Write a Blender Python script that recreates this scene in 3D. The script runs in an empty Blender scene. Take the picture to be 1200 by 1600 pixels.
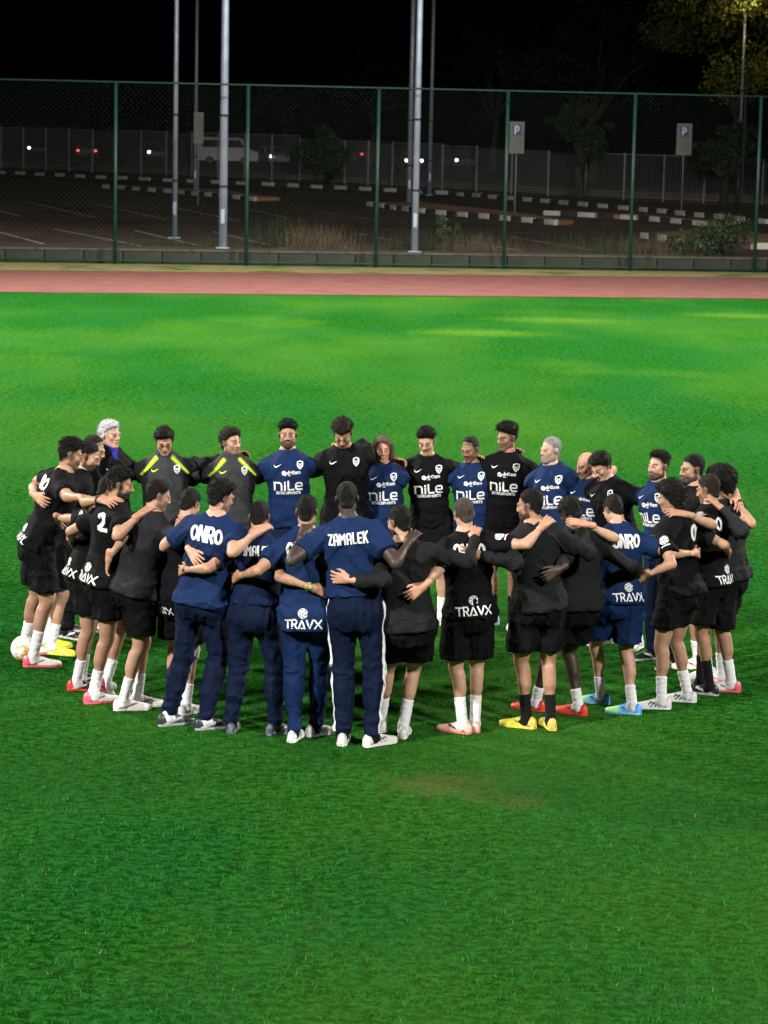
import bpy, bmesh, math, random
import numpy as np
from mathutils import Vector, Matrix
from mathutils.bvhtree import BVHTree

# ------------------------------------------------------------------ camera
scene = bpy.context.scene
COL = scene.collection
R_ = math.radians
CAM_H = 4.5
cam_data = bpy.data.cameras.new('camera')
cam = bpy.data.objects.new('camera', cam_data)
COL.objects.link(cam)
cam_data.sensor_fit = 'VERTICAL'
cam_data.sensor_height = 24.0
cam_data.lens = 4085.0 / 1600.0 * 24.0
cam_data.clip_end = 2000.0
cam_data.dof.use_dof = True
cam_data.dof.focus_distance = 19.5
cam_data.dof.aperture_fstop = 4.5
pitch = math.atan(610.0 / 4085.0)
cam.matrix_world = (Matrix.Translation((0, 0, CAM_H)) @ Matrix.Rotation(math.pi / 2 - pitch, 4, 'X')
                    @ Matrix.Rotation(R_(1.2), 4, 'Z'))
scene.camera = cam

# ------------------------------------------------------------------ night sky
world = bpy.data.worlds.new('World')
scene.world = world
world.use_nodes = True
wn = world.node_tree.nodes
wl = world.node_tree.links
bg = wn['Background']
sky_tex = wn.new('ShaderNodeTexSky')
sky_tex.sky_type = 'NISHITA'
sky_tex.sun_disc = False
sky_tex.sun_elevation = R_(-4.0)
sky_tex.sun_rotation = R_(200.0)
wl.new(sky_tex.outputs[0], bg.inputs[0])
bg.inputs[1].default_value = 0.05

# ------------------------------------------------------------------ floodlights of the ground, and an added pair for the background
def floodlight(name, loc, aim, power, cone, blend=0.6, size=0.9, color=(1.0, 0.97, 0.92)):
    d = bpy.data.lights.new(name, 'SPOT')
    d.energy = power
    d.spot_size = R_(cone)
    d.spot_blend = blend
    d.shadow_soft_size = size
    d.color = color
    o = bpy.data.objects.new(name, d)
    COL.objects.link(o)
    o.location = loc
    v = Vector(aim) - Vector(loc)
    o.rotation_euler = v.to_track_quat('-Z', 'Y').to_euler()
    return o

# masts on the stand side
floodlight('floodlight', (-27, -4, 25), (-1, 27, 0), 1.55e5, 76, size=1.3)
floodlight('floodlight', (24, -10, 26), (1, 28, 0), 1.15e5, 78, size=1.3)
# lamps on the columns behind the fence and on the far masts, aimed down at the far half of the pitch
for x_, e_ in ((-24, .62e5), (-5.25, .52e5), (.79, .52e5), (26, .62e5)):
    floodlight('floodlight', (x_, 80.5 + .13 * x_, 14.5), (x_ * .5, 57, 0), e_ * .16, 92, 1.0, size=0.8, color=(1.0, .98, .86))
floodlight('floodlight', (21, -16, 28), (1, 90, 1), 1.7e5, 24, 1.0)  # added narrow beam from the stand side, brightens track, fence and car park
floodlight('floodlight', (-21, -16, 28), (-3, 90, 1), 1.7e5, 24, 1.0)  # second added beam, same purpose from the left
floodlight('floodlight', (-44, 52, 26), (-2, 50, 0), 4.9e5, 80, 1.0, size=1.5, color=(1, .98, .88))
floodlight('floodlight', (46, 54, 26), (3, 52, 0), 4.9e5, 80, 1.0, size=1.5, color=(1, .98, .88))

scene.view_settings.view_transform = 'Standard'
scene.view_settings.look = 'None'
scene.view_settings.exposure = 0.0
scene.view_settings.gamma = 1.0
scene.view_settings.use_curve_mapping = False

rng = np.random.default_rng(11)
random.seed(11)

# ------------------------------------------------------------------ materials
def new_mat(name):
    m = bpy.data.materials.new(name)
    m.use_nodes = True
    nt = m.node_tree
    return m, nt, nt.nodes['Principled BSDF']

def attr_mat(name, rough=0.8, spec=0.3, var=0.25, nscale=60.0, bump=0.15, bscale=300.0, sheen=0.0, bdist=0.004, distort=0.0):
    """colour comes from the point colour attribute 'Col', broken up by noise"""
    m, nt, p = new_mat(name)
    a = nt.nodes.new('ShaderNodeAttribute'); a.attribute_name = 'Col'
    tc = nt.nodes.new('ShaderNodeTexCoord')
    n = nt.nodes.new('ShaderNodeTexNoise'); n.inputs['Scale'].default_value = nscale; n.inputs['Detail'].default_value = 3
    nt.links.new(tc.outputs['Object'], n.inputs['Vector'])
    mr = nt.nodes.new('ShaderNodeMapRange')
    mr.inputs[1].default_value = 0.3; mr.inputs[2].default_value = 0.7
    mr.inputs[3].default_value = 1 - var; mr.inputs[4].default_value = 1 + var
    nt.links.new(n.outputs['Fac'], mr.inputs[0])
    mx = nt.nodes.new('ShaderNodeMix'); mx.data_type = 'RGBA'; mx.blend_type = 'MULTIPLY'
    mx.inputs[0].default_value = 1.0
    nt.links.new(a.outputs['Color'], mx.inputs[6]); nt.links.new(mr.outputs[0], mx.inputs[7])
    nt.links.new(mx.outputs[2], p.inputs['Base Color'])
    p.inputs['Roughness'].default_value = rough
    p.inputs['Specular IOR Level'].default_value = spec
    if sheen:
        p.inputs['Sheen Weight'].default_value = sheen
        p.inputs['Sheen Roughness'].default_value = 0.5
    if bump:
        b = nt.nodes.new('ShaderNodeBump'); b.inputs['Strength'].default_value = bump; b.inputs['Distance'].default_value = bdist
        n2 = nt.nodes.new('ShaderNodeTexNoise'); n2.inputs['Scale'].default_value = bscale; n2.inputs['Detail'].default_value = 2; n2.inputs['Distortion'].default_value = distort
        nt.links.new(tc.outputs['Object'], n2.inputs['Vector'])
        nt.links.new(n2.outputs['Fac'], b.inputs['Height']); nt.links.new(b.outputs[0], p.inputs['Normal'])
    return m

def noise_mat(name, c1, c2, scale=4.0, rough=0.85, detail=5, spec=0.3, bump=0.0, bscale=30.0, metal=0.0, c3=None, s3=0.6):
    m, nt, p = new_mat(name)
    tc = nt.nodes.new('ShaderNodeTexCoord')
    n = nt.nodes.new('ShaderNodeTexNoise'); n.inputs['Scale'].default_value = scale; n.inputs['Detail'].default_value = detail
    nt.links.new(tc.outputs['Object'], n.inputs['Vector'])
    cr = nt.nodes.new('ShaderNodeValToRGB')
    cr.color_ramp.elements[0].position = 0.32; cr.color_ramp.elements[1].position = 0.68
    cr.color_ramp.elements[0].color = (*c1, 1); cr.color_ramp.elements[1].color = (*c2, 1)
    nt.links.new(n.outputs['Fac'], cr.inputs[0])
    out = cr.outputs[0]
    if c3:
        n3 = nt.nodes.new('ShaderNodeTexNoise'); n3.inputs['Scale'].default_value = s3; n3.inputs['Detail'].default_value = 4
        nt.links.new(tc.outputs['Object'], n3.inputs['Vector'])
        r3 = nt.nodes.new('ShaderNodeMapRange'); r3.inputs[1].default_value = 0.52; r3.inputs[2].default_value = 0.66
        nt.links.new(n3.outputs['Fac'], r3.inputs[0])
        mx = nt.nodes.new('ShaderNodeMix'); mx.data_type = 'RGBA'
        nt.links.new(r3.outputs[0], mx.inputs[0]); nt.links.new(out, mx.inputs[6]); mx.inputs[7].default_value = (*c3, 1)
        out = mx.outputs[2]
    nt.links.new(out, p.inputs['Base Color'])
    p.inputs['Roughness'].default_value = rough
    p.inputs['Specular IOR Level'].default_value = spec
    p.inputs['Metallic'].default_value = metal
    if bump:
        b = nt.nodes.new('ShaderNodeBump'); b.inputs['Strength'].default_value = bump; b.inputs['Distance'].default_value = 0.02
        n2 = nt.nodes.new('ShaderNodeTexNoise'); n2.inputs['Scale'].default_value = bscale; n2.inputs['Detail'].default_value = 4
        nt.links.new(tc.outputs['Object'], n2.inputs['Vector'])
        nt.links.new(n2.outputs['Fac'], b.inputs['Height']); nt.links.new(b.outputs[0], p.inputs['Normal'])
    return m

def emit_mat(name, color, strength):
    m, nt, p = new_mat(name)
    p.inputs['Base Color'].default_value = (0.8, 0.8, 0.8, 1)
    p.inputs['Emission Color'].default_value = (*color, 1)
    p.inputs['Emission Strength'].default_value = strength
    return m

M_SKIN = attr_mat('skin', rough=0.52, spec=0.32, var=0.10, nscale=35, bump=0.12, bscale=160)
M_CLOTH = attr_mat('jersey_cloth', rough=0.8, spec=0.07, var=0.14, nscale=45, bump=0.32, bscale=9, bdist=.035, distort=1.2)
M_SHINY = attr_mat('nylon_cloth', rough=0.55, spec=0.18, var=0.2, nscale=30, bump=0.2, bscale=120)
M_HAIR = attr_mat('hair', rough=0.6, spec=0.15, var=0.5, nscale=120, bump=0.9, bscale=260, bdist=0.012)
M_SHOE = attr_mat('boot_leather', rough=0.42, spec=0.45, var=0.12, nscale=50, bump=0.15, bscale=200)
M_SOCK = attr_mat('knit_sock', rough=0.9, spec=0.2, var=0.06, nscale=70, bump=0.35, bscale=260)
M_PRINT = noise_mat('white_print', (0.60, 0.60, 0.60), (0.70, 0.70, 0.70), 90, rough=0.6)
M_PRINT_NEON = noise_mat('neon_print', (0.55, 0.75, 0.02), (0.65, 0.85, 0.05), 90, rough=0.6)
M_DARKPLASTIC = noise_mat('dark_plastic', (0.008, 0.008, 0.009), (0.014, 0.014, 0.015), 60, rough=0.45)
M_LENS = noise_mat('spectacle_rim', (0.01, 0.01, 0.01), (0.02, 0.02, 0.02), 60, rough=0.3)

# ------------------------------------------------------------------ mesh helpers
def link_mesh(name, verts, faces, mat, parent=None, col=None, smooth=True, kind=None):
    """verts (N,3) array, faces (M,3|4) array or list of tuples -> one mesh object"""
    me = bpy.data.meshes.new(name)
    verts = np.asarray(verts, dtype=np.float32)
    if isinstance(faces, np.ndarray):
        nf, w = faces.shape
        me.vertices.add(len(verts)); me.vertices.foreach_set('co', verts.ravel())
        me.loops.add(nf * w); me.loops.foreach_set('vertex_index', faces.astype(np.int32).ravel())
        me.polygons.add(nf); me.polygons.foreach_set('loop_start', np.arange(0, nf * w, w, dtype=np.int32))
        me.update(calc_edges=True)
    else:
        me.from_pydata([tuple(map(float, v)) for v in verts], [], faces)
        me.update()
    if smooth:
        me.polygons.foreach_set('use_smooth', np.ones(len(me.polygons), dtype=bool))
    if col is not None:
        a = me.color_attributes.new('Col', 'FLOAT_COLOR', 'POINT')
        c = np.ones((len(verts), 4), dtype=np.float32); c[:, :3] = col
        a.data.foreach_set('color', c.ravel())
    if mat is not None:
        me.materials.append(mat)
    o = bpy.data.objects.new(name, me)
    COL.objects.link(o)
    if parent is not None:
        o.parent = parent
    if kind:
        o['kind'] = kind
    return o

class MB:
    """collects simple solids into one mesh"""
    def __init__(s): s.v = []; s.f = []
    def box(s, c, d, rz=0.0, taper=1.0):
        cx, cy, cz = c; dx, dy, dz = d[0] / 2, d[1] / 2, d[2] / 2
        n = len(s.v); co, si = math.cos(rz), math.sin(rz)
        for z in (-1, 1):
            t = taper if z > 0 else 1.0
            for x, y in ((-1, -1), (1, -1), (1, 1), (-1, 1)):
                px, py = x * dx * t, y * dy * t
                s.v.append((cx + px * co - py * si, cy + px * si + py * co, cz + z * dz))
        s.f += [(n, n+3, n+2, n+1), (n+4, n+5, n+6, n+7)] + [(n+i, n+(i+1) % 4, n+4+(i+1) % 4, n+4+i) for i in range(4)]
        return s
    def tube(s, pts, r, seg=8, cap=True):
        pts = [Vector(p) for p in pts]
        rs = r if isinstance(r, (list, tuple)) else [r] * len(pts)
        n0 = len(s.v)
        for i, p in enumerate(pts):
            t = (pts[min(i+1, len(pts)-1)] - pts[max(i-1, 0)]).normalized()
            a = t.orthogonal().normalized() if abs(t.z) < 0.9 else Vector((1, 0, 0))
            a = (a - t * a.dot(t)).normalized(); b = t.cross(a)
            for j in range(seg):
                an = 2 * math.pi * j / seg
                s.v.append(tuple(p + (a * math.cos(an) + b * math.sin(an)) * rs[i]))
        for i in range(len(pts) - 1):
            for j in range(seg):
                a0 = n0 + i*seg + j; a1 = n0 + i*seg + (j+1) % seg
                s.f.append((a0, a1, a1+seg, a0+seg))
        if cap:
            s.f.append(tuple(n0 + j for j in reversed(range(seg))))
            s.f.append(tuple(n0 + (len(pts)-1)*seg + j for j in range(seg)))
        return s
    def prism(s, poly, z0, z1):
        n = len(s.v); k = len(poly)
        s.v += [(x, y, z0) for x, y in poly] + [(x, y, z1) for x, y in poly]
        s.f.append(tuple(n + i for i in reversed(range(k)))); s.f.append(tuple(n + k + i for i in range(k)))
        s.f += [(n+i, n+(i+1) % k, n+k+(i+1) % k, n+k+i) for i in range(k)]
        return s
    def quad(s, pts):
        n = len(s.v); s.v += [tuple(p) for p in pts]; s.f.append(tuple(range(n, n+len(pts)))); return s
    def build(s, name, mat, parent=None, smooth=False, kind=None, bevel=0.0):
        o = link_mesh(name, s.v, s.f, mat, parent, smooth=smooth, kind=kind)
        if bevel:
            m = o.modifiers.new('bevel', 'BEVEL'); m.width = bevel; m.segments = 2; m.limit_method = 'ANGLE'
        return o

def tag(o, label, cat, group=None):
    o['label'] = label; o['category'] = cat
    if group: o['group'] = group
    return o

def empty(name, loc=(0, 0, 0), rz=0.0):
    o = bpy.data.objects.new(name, None); COL.objects.link(o)
    o.location = loc; o.rotation_euler = (0, 0, rz); o.empty_display_size = 0.2
    return o

# ------------------------------------------------------------------ value noise
_LAT = np.random.default_rng(5).random((32, 32, 32)).astype(np.float32)
def vnoise(p):
    i = np.floor(p).astype(np.int64); f = (p - i).astype(np.float32); f = f * f * (3 - 2 * f)
    i &= 31; j = (i + 1) & 31
    x0, y0, z0 = i.T; x1, y1, z1 = j.T; fx, fy, fz = f.T
    L = _LAT
    a = L[x0, y0, z0] * (1-fx) + L[x1, y0, z0] * fx
    b = L[x0, y1, z0] * (1-fx) + L[x1, y1, z0] * fx
    c = L[x0, y0, z1] * (1-fx) + L[x1, y0, z1] * fx
    d = L[x0, y1, z1] * (1-fx) + L[x1, y1, z1] * fx
    a = a * (1-fy) + b * fy; c = c * (1-fy) + d * fy
    return (a * (1-fz) + c * fz) * 2 - 1

def nrm(v):
    v = np.asarray(v, float); return v / (np.linalg.norm(v) + 1e-12)

# ------------------------------------------------------------------ implicit surfaces (bodies and clothes)
class Field:
    def __init__(s, lo, hi, h):
        s.lo = np.asarray(lo, float); s.h = h
        n = np.maximum(4, np.ceil((np.asarray(hi, float) - s.lo) / h).astype(int) + 1)
        s.ax = [s.lo[i] + h * np.arange(n[i]) for i in range(3)]
        s.d = np.full(n, 1.0, dtype=np.float32)
    def sub(s, lo, hi):
        sl = []
        for i in range(3):
            a = int(np.searchsorted(s.ax[i], lo[i])); b = int(np.searchsorted(s.ax[i], hi[i]))
            if b <= a: return None
            sl.append(slice(a, b))
        X = s.ax[0][sl[0]][:, None, None]; Y = s.ax[1][sl[1]][None, :, None]; Z = s.ax[2][sl[2]][None, None, :]
        return tuple(sl), X, Y, Z
    def _mix(s, sl, v, k, neg=False):
        a = s.d[sl]
        if neg:
            v = -v
            if k <= 0: s.d[sl] = np.maximum(a, v); return
            h = np.clip(0.5 - 0.5 * (v - a) / k, 0, 1)
            s.d[sl] = v * (1 - h) + a * h + k * h * (1 - h); return
        if k <= 0: s.d[sl] = np.minimum(a, v); return
        h = np.clip(0.5 + 0.5 * (a - v) / k, 0, 1)
        s.d[sl] = a * (1 - h) + v * h - k * h * (1 - h)
    def cap(s, a, b, ra, rb, k=0.0):
        a = np.asarray(a, float); b = np.asarray(b, float); m = max(ra, rb) + k + 0.03
        q = s.sub(np.minimum(a, b) - m, np.maximum(a, b) + m)
        if q is None: return
        sl, X, Y, Z = q; ab = b - a; L2 = ab @ ab + 1e-12
        px, py, pz = X - a[0], Y - a[1], Z - a[2]
        t = np.clip((px * ab[0] + py * ab[1] + pz * ab[2]) / L2, 0, 1)
        v = np.sqrt((px - t*ab[0])**2 + (py - t*ab[1])**2 + (pz - t*ab[2])**2) - (ra + (rb - ra) * t)
        s._mix(sl, v.astype(np.float32), k)
    def ell(s, c, r, M=None, k=0.0, neg=False):
        c = np.asarray(c, float); r = np.asarray(r, float); m = r.max() + k + 0.03
        q = s.sub(c - m, c + m)
        if q is None: return
        sl, X, Y, Z = q
        px, py, pz = X - c[0], Y - c[1], Z - c[2]
        if M is not None:
            px, py, pz = (px*M[0][0] + py*M[0][1] + pz*M[0][2], px*M[1][0] + py*M[1][1] + pz*M[1][2], px*M[2][0] + py*M[2][1] + pz*M[2][2])
        k0 = np.sqrt((px/r[0])**2 + (py/r[1])**2 + (pz/r[2])**2)
        k1 = np.sqrt((px/r[0]**2)**2 + (py/r[1]**2)**2 + (pz/r[2]**2)**2)
        v = k0 * (k0 - 1) / (k1 + 1e-9)
        s._mix(sl, v.astype(np.float32), k, neg)
    def loft(s, o, A, zs, a, b, c, k=0.0, e=2.0):
        """elliptic sections along the third axis of frame A at origin o"""
        o = np.asarray(o, float); zs = np.asarray(zs); m = max(max(a), max(b)) + 0.06
        p0, p1 = o + A[2]*zs[0], o + A[2]*zs[-1]
        q = s.sub(np.minimum(p0, p1) - m, np.maximum(p0, p1) + m)
        if q is None: return
        sl, X, Y, Z = q
        px, py, pz = X - o[0], Y - o[1], Z - o[2]
        x = px*A[0][0] + py*A[0][1] + pz*A[0][2]; y = px*A[1][0] + py*A[1][1] + pz*A[1][2]; z = px*A[2][0] + py*A[2][1] + pz*A[2][2]
        aa = np.interp(z, zs, a); bb = np.interp(z, zs, b); cc = np.interp(z, zs, c)
        if e == 2.0: r = np.sqrt((x/aa)**2 + ((y-cc)/bb)**2)
        else: r = (np.abs(x/aa)**e + np.abs((y-cc)/bb)**e)**(1/e)
        v = (r - 1) * np.minimum(aa, bb)
        v = np.maximum(v, np.maximum(zs[0] - z, z - zs[-1]))
        s._mix(sl, v.astype(np.float32), k)
    def cut(s, p, n):
        """remove everything on the side n points to"""
        p = np.asarray(p, float); n = nrm(n)
        v = (s.ax[0]-p[0])[:, None, None]*n[0] + (s.ax[1]-p[1])[None, :, None]*n[1] + (s.ax[2]-p[2])[None, None, :]*n[2]
        s.d = np.maximum(s.d, v.astype(np.float32))
    def rough(s, fn, band=0.03):
        """add fn(points) to the distance near the surface"""
        idx = np.nonzero(np.abs(s.d) < band)
        P = np.stack([s.ax[i][idx[i]] for i in range(3)], 1)
        s.d[idx] += fn(P).astype(np.float32)
    def mesh(s, smooth=1):
        d = s.d
        d[0] = d[-1] = 1; d[:, 0] = d[:, -1] = 1; d[:, :, 0] = d[:, :, -1] = 1
        S = d < 0
        c = np.zeros(np.array(d.shape) - 1, dtype=np.int8)
        OFF = [(0,0,0),(1,0,0),(0,1,0),(1,1,0),(0,0,1),(1,0,1),(0,1,1),(1,1,1)]
        nx, ny, nz = d.shape
        for o in OFF: c += S[o[0]:nx-1+o[0], o[1]:ny-1+o[1], o[2]:nz-1+o[2]]
        act = np.argwhere((c > 0) & (c < 8))
        ids = np.full(c.shape, -1, dtype=np.int64); ids[tuple(act.T)] = np.arange(len(act))
        V = [d[act[:,0]+o[0], act[:,1]+o[1], act[:,2]+o[2]] for o in OFF]
        acc = np.zeros((len(act), 3)); cnt = np.zeros(len(act))
        for a, b in ((0,1),(2,3),(4,5),(6,7),(0,2),(1,3),(4,6),(5,7),(0,4),(1,5),(2,6),(3,7)):
            m = (V[a] < 0) != (V[b] < 0)
            t = V[a][m] / (V[a][m] - V[b][m])
            oa = np.array(OFF[a], float); ob = np.array(OFF[b], float)
            acc[m] += oa + (ob - oa) * t[:, None]; cnt[m] += 1
        P = s.lo + s.h * (act + acc / cnt[:, None])
        F = []
        e = S[:-1, 1:-1, 1:-1] != S[1:, 1:-1, 1:-1]; q = np.argwhere(e) + [0, 1, 1]; i, j, k = q.T
        f = np.stack([ids[i,j-1,k-1], ids[i,j,k-1], ids[i,j,k], ids[i,j-1,k]], 1); m = ~S[i,j,k]; f[m] = f[m][:, ::-1]; F.append(f)
        e = S[1:-1, :-1, 1:-1] != S[1:-1, 1:, 1:-1]; q = np.argwhere(e) + [1, 0, 1]; i, j, k = q.T
        f = np.stack([ids[i-1,j,k-1], ids[i-1,j,k], ids[i,j,k], ids[i,j,k-1]], 1); m = ~S[i,j,k]; f[m] = f[m][:, ::-1]; F.append(f)
        e = S[1:-1, 1:-1, :-1] != S[1:-1, 1:-1, 1:]; q = np.argwhere(e) + [1, 1, 0]; i, j, k = q.T
        f = np.stack([ids[i-1,j-1,k], ids[i,j-1,k], ids[i,j,k], ids[i-1,j,k]], 1); m = ~S[i,j,k]; f[m] = f[m][:, ::-1]; F.append(f)
        F = np.concatenate(F)
        for _ in range(smooth):
            A = np.zeros_like(P); n = np.zeros(len(P)); m = len(P)
            for a in range(4):
                for b in (1, 3):
                    Q = P[F[:, (a+b) % 4]]; n += np.bincount(F[:, a], minlength=m)
                    for c_ in range(3): A[:, c_] += np.bincount(F[:, a], weights=Q[:, c_], minlength=m)
            P = P * 0.5 + 0.5 * A / np.maximum(n, 1)[:, None]
        return P, F

# ------------------------------------------------------------------ the ground
def sheet(name, poly, z, mat):
    o = MB().quad([(x, y, z) for x, y in poly]).build(name, mat); o['kind'] = 'structure'; return o

def field_material():
    m, nt, p = new_mat('pitch_grass')
    N, Lk = nt.nodes.new, nt.links.new
    tc = N('ShaderNodeTexCoord')
    def noise(scale, detail=4, sx=1, sy=1, rough=.55):
        mp = N('ShaderNodeMapping'); mp.inputs['Scale'].default_value = (sx, sy, 1)
        Lk(tc.outputs['Object'], mp.inputs[0]); n = N('ShaderNodeTexNoise')
        n.inputs['Scale'].default_value = scale; n.inputs['Detail'].default_value = detail; n.inputs['Roughness'].default_value = rough
        Lk(mp.outputs[0], n.inputs['Vector']); return n.outputs['Fac']
    def rng_(f, a, b, c=0., d=1.):
        r = N('ShaderNodeMapRange'); r.inputs[1].default_value = a; r.inputs[2].default_value = b; r.inputs[3].default_value = c; r.inputs[4].default_value = d
        Lk(f, r.inputs[0]); return r.outputs[0]
    def mix(f, a, b, mode='MIX'):
        x = N('ShaderNodeMix'); x.data_type = 'RGBA'; x.blend_type = mode
        if isinstance(f, float): x.inputs[0].default_value = f
        else: Lk(f, x.inputs[0])
        for s, v in ((6, a), (7, b)):
            if isinstance(v, tuple): x.inputs[s].default_value = (*v, 1)
            else: Lk(v, x.inputs[s])
        return x.outputs[2]
    c = mix(rng_(noise(26, 6, 1, .8, .7), .36, .64), (.005, .038, .0045), (.017, .112, .0115))
    c = mix(rng_(noise(11, 6, 1, 1.3, .68), .54, .42, 0, .90), c, (.002, .020, .0015))                # shade in the dimples between tufts, painted as dark spots
    c = mix(rng_(noise(.55, 5, 1, .6), .38, .62), c, mix(.30, c, (.007, .072, .019)))
    c = mix(rng_(noise(.16, 4, 1, .45), .42, .70, 0, .55), c, (.046, .116, .013))          # drier, paler areas
    c = mix(rng_(noise(.33, 5, .6, .35), .60, .74, 0, .28), c, (.07, .15, .012))             # worn pale streaks
    c = mix(rng_(noise(2.2, 6), .62, .80, 0, .22), c, (.050, .055, .022))                   # thatch showing through
    # bare earth patch where the turf is worn
    geo = N('ShaderNodeNewGeometry')
    def patch_at(x, y, rx, ry, col, amt, c):
        mp = N('ShaderNodeMapping'); mp.vector_type = 'POINT'
        mp.inputs['Location'].default_value = (-x / rx, -y / ry, 0); mp.inputs['Scale'].default_value = (1 / rx, 1 / ry, 0)
        Lk(geo.outputs['Position'], mp.inputs[0])
        ln = N('ShaderNodeVectorMath'); ln.operation = 'LENGTH'; Lk(mp.outputs[0], ln.inputs[0])
        ad = N('ShaderNodeMath'); ad.operation = 'MULTIPLY_ADD'; Lk(noise(7, 5), ad.inputs[0]); ad.inputs[1].default_value = 2.4
        Lk(ln.outputs['Value'], ad.inputs[2])
        return mix(rng_(ad.outputs[0], 2.25, 1.45, 0, amt), c, col)
    c = patch_at(.46, 17.5, .55, .45, (.085, .065, .03), .36, c)
    c = patch_at(.95, 17.1, .30, .20, (.08, .065, .03), .4, c)
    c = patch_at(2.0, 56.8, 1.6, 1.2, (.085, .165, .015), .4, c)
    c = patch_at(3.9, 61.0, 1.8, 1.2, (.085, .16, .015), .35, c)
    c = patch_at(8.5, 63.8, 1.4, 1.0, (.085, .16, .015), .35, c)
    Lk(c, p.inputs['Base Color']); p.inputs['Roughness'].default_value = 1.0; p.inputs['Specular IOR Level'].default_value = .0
    b = N('ShaderNodeBump'); b.inputs['Strength'].default_value = .7; b.inputs['Distance'].default_value = .05
    Lk(noise(16, 6, 1, 1, .7), b.inputs['Height']); Lk(b.outputs[0], p.inputs['Normal'])
    return m
M_FIELD = field_material()
M_EARTH = noise_mat('rough_ground', (.020, .016, .012), (.040, .032, .022), .6, rough=.95)
M_TRACK = noise_mat('running_track', (.110, .047, .043), (.145, .062, .058), 1.4, rough=1.0, spec=0.0, bump=.2, c3=(.125, .058, .053), s3=.25)
M_VERGE = noise_mat('verge_grass', (.14, .13, .055), (.21, .19, .09), 2.5, rough=1.0, spec=0.0, bump=.5, c3=(.06, .10, .02), s3=.7)
M_ASPH = noise_mat('asphalt', (.072, .053, .041), (.094, .070, .054), 1.2, rough=.95, spec=.05, bump=.15, c3=(.056, .042, .033), s3=.12)
M_CONC = noise_mat('stained_concrete', (.010, .013, .008), (.026, .029, .019), 1.6, rough=.9, bump=.3, c3=(.012, .022, .010), s3=1.3)
M_CAPST = noise_mat('pale_kerb', (.035, .034, .028), (.062, .058, .05), 3, rough=.9, bump=.2)
M_KW = noise_mat('white_kerb_paint', (.34, .33, .30), (.50, .49, .46), 3, rough=.8, c3=(.24, .22, .20), s3=2)
M_KB = noise_mat('black_kerb_paint', (.012, .012, .012), (.03, .03, .028), 3, rough=.8)
M_LINE = noise_mat('worn_line_paint', (.28, .25, .22), (.45, .41, .36), 2.0, rough=.85, c3=(.09, .08, .07), s3=.9)
M_SOIL = noise_mat('orange_soil', (.20, .10, .045), (.30, .16, .075), 2, rough=.95, bump=.4)
M_POLE = noise_mat('galvanised_steel', (.17, .20, .25), (.25, .285, .345), 2.0, rough=.45, metal=.3)
M_GREEN = noise_mat('green_fence_paint', (.002, .020, .014), (.004, .032, .021), 3, rough=.5)
M_WIRE = noise_mat('green_wire', (.006, .016, .012), (.01, .022, .016), 8, rough=.6)
M_RAIL = noise_mat('grey_railing_paint', (.12, .12, .12), (.19, .19, .19), 1, rough=.6)
M_SIGN = noise_mat('sign_board', (.11, .108, .095), (.16, .155, .14), 2, rough=.6)
M_SIGNB = noise_mat('sign_blue', (.02, .03, .13), (.03, .04, .16), 4, rough=.5)
M_BARK = noise_mat('bark', (.03, .022, .016), (.07, .055, .04), 6, rough=.95, bump=.6)
M_LEAF = attr_mat('foliage', rough=.6, spec=.3, var=.3, nscale=8, bump=0)
M_DRY = attr_mat('weeds', rough=.8, spec=.2, var=.25, nscale=12, bump=0)
M_GLASS = noise_mat('car_glass', (.01, .012, .014), (.02, .022, .025), 2, rough=.1, spec=.6)
M_TYRE = noise_mat('tyre_rubber', (.012, .012, .012), (.02, .02, .02), 20, rough=.9)

SL = .185      # the track and fence run slightly away to the right
def ln_(y0, x): return y0 + SL * x
ground = sheet('ground', [(-600, -300), (600, -300), (600, 900), (-600, 900)], -.03, M_EARTH)
XW = 120
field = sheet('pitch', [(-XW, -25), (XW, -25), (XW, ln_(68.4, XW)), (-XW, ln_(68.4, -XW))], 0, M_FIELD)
track = sheet('running_track', [(-XW, ln_(68.4, -XW)), (XW, ln_(68.4, XW)), (XW, ln_(78.2, XW)), (-XW, ln_(78.2, -XW))], .012, M_TRACK)
FD = Vector((.9912, .1322, 0)); F0 = Vector((-.42, 81.45, 0)); FN = Vector((-.1322, .9912, 0))    # fence line
def fl(t, off=0.0, z=0.0): p = F0 + FD * t + FN * off; return (p.x, p.y, z)
verge = sheet('verge', [(-XW, ln_(78.2, -XW)), (XW, ln_(78.2, XW)), fl(XW + 5, .3)[:2], fl(-XW - 5, .3)[:2]], .006, M_VERGE)
PZ = .45
park = MB().prism([fl(-130, .62)[:2], fl(130, .62)[:2], (160, 260), (-160, 260)], .0, PZ).build('car_park', M_ASPH); park['kind'] = 'structure'
# far embankment with the street beyond the railing
RL = [(-60, 226), (-29, 196.5), (-6, 173.5), (3.1, 160), (9, 151.5), (17, 143.5), (26, 140), (60, 132)]
road = MB().prism(RL + [(200, 300), (-200, 300)], .2, .95).build('street', M_ASPH); road['kind'] = 'structure'

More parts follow.
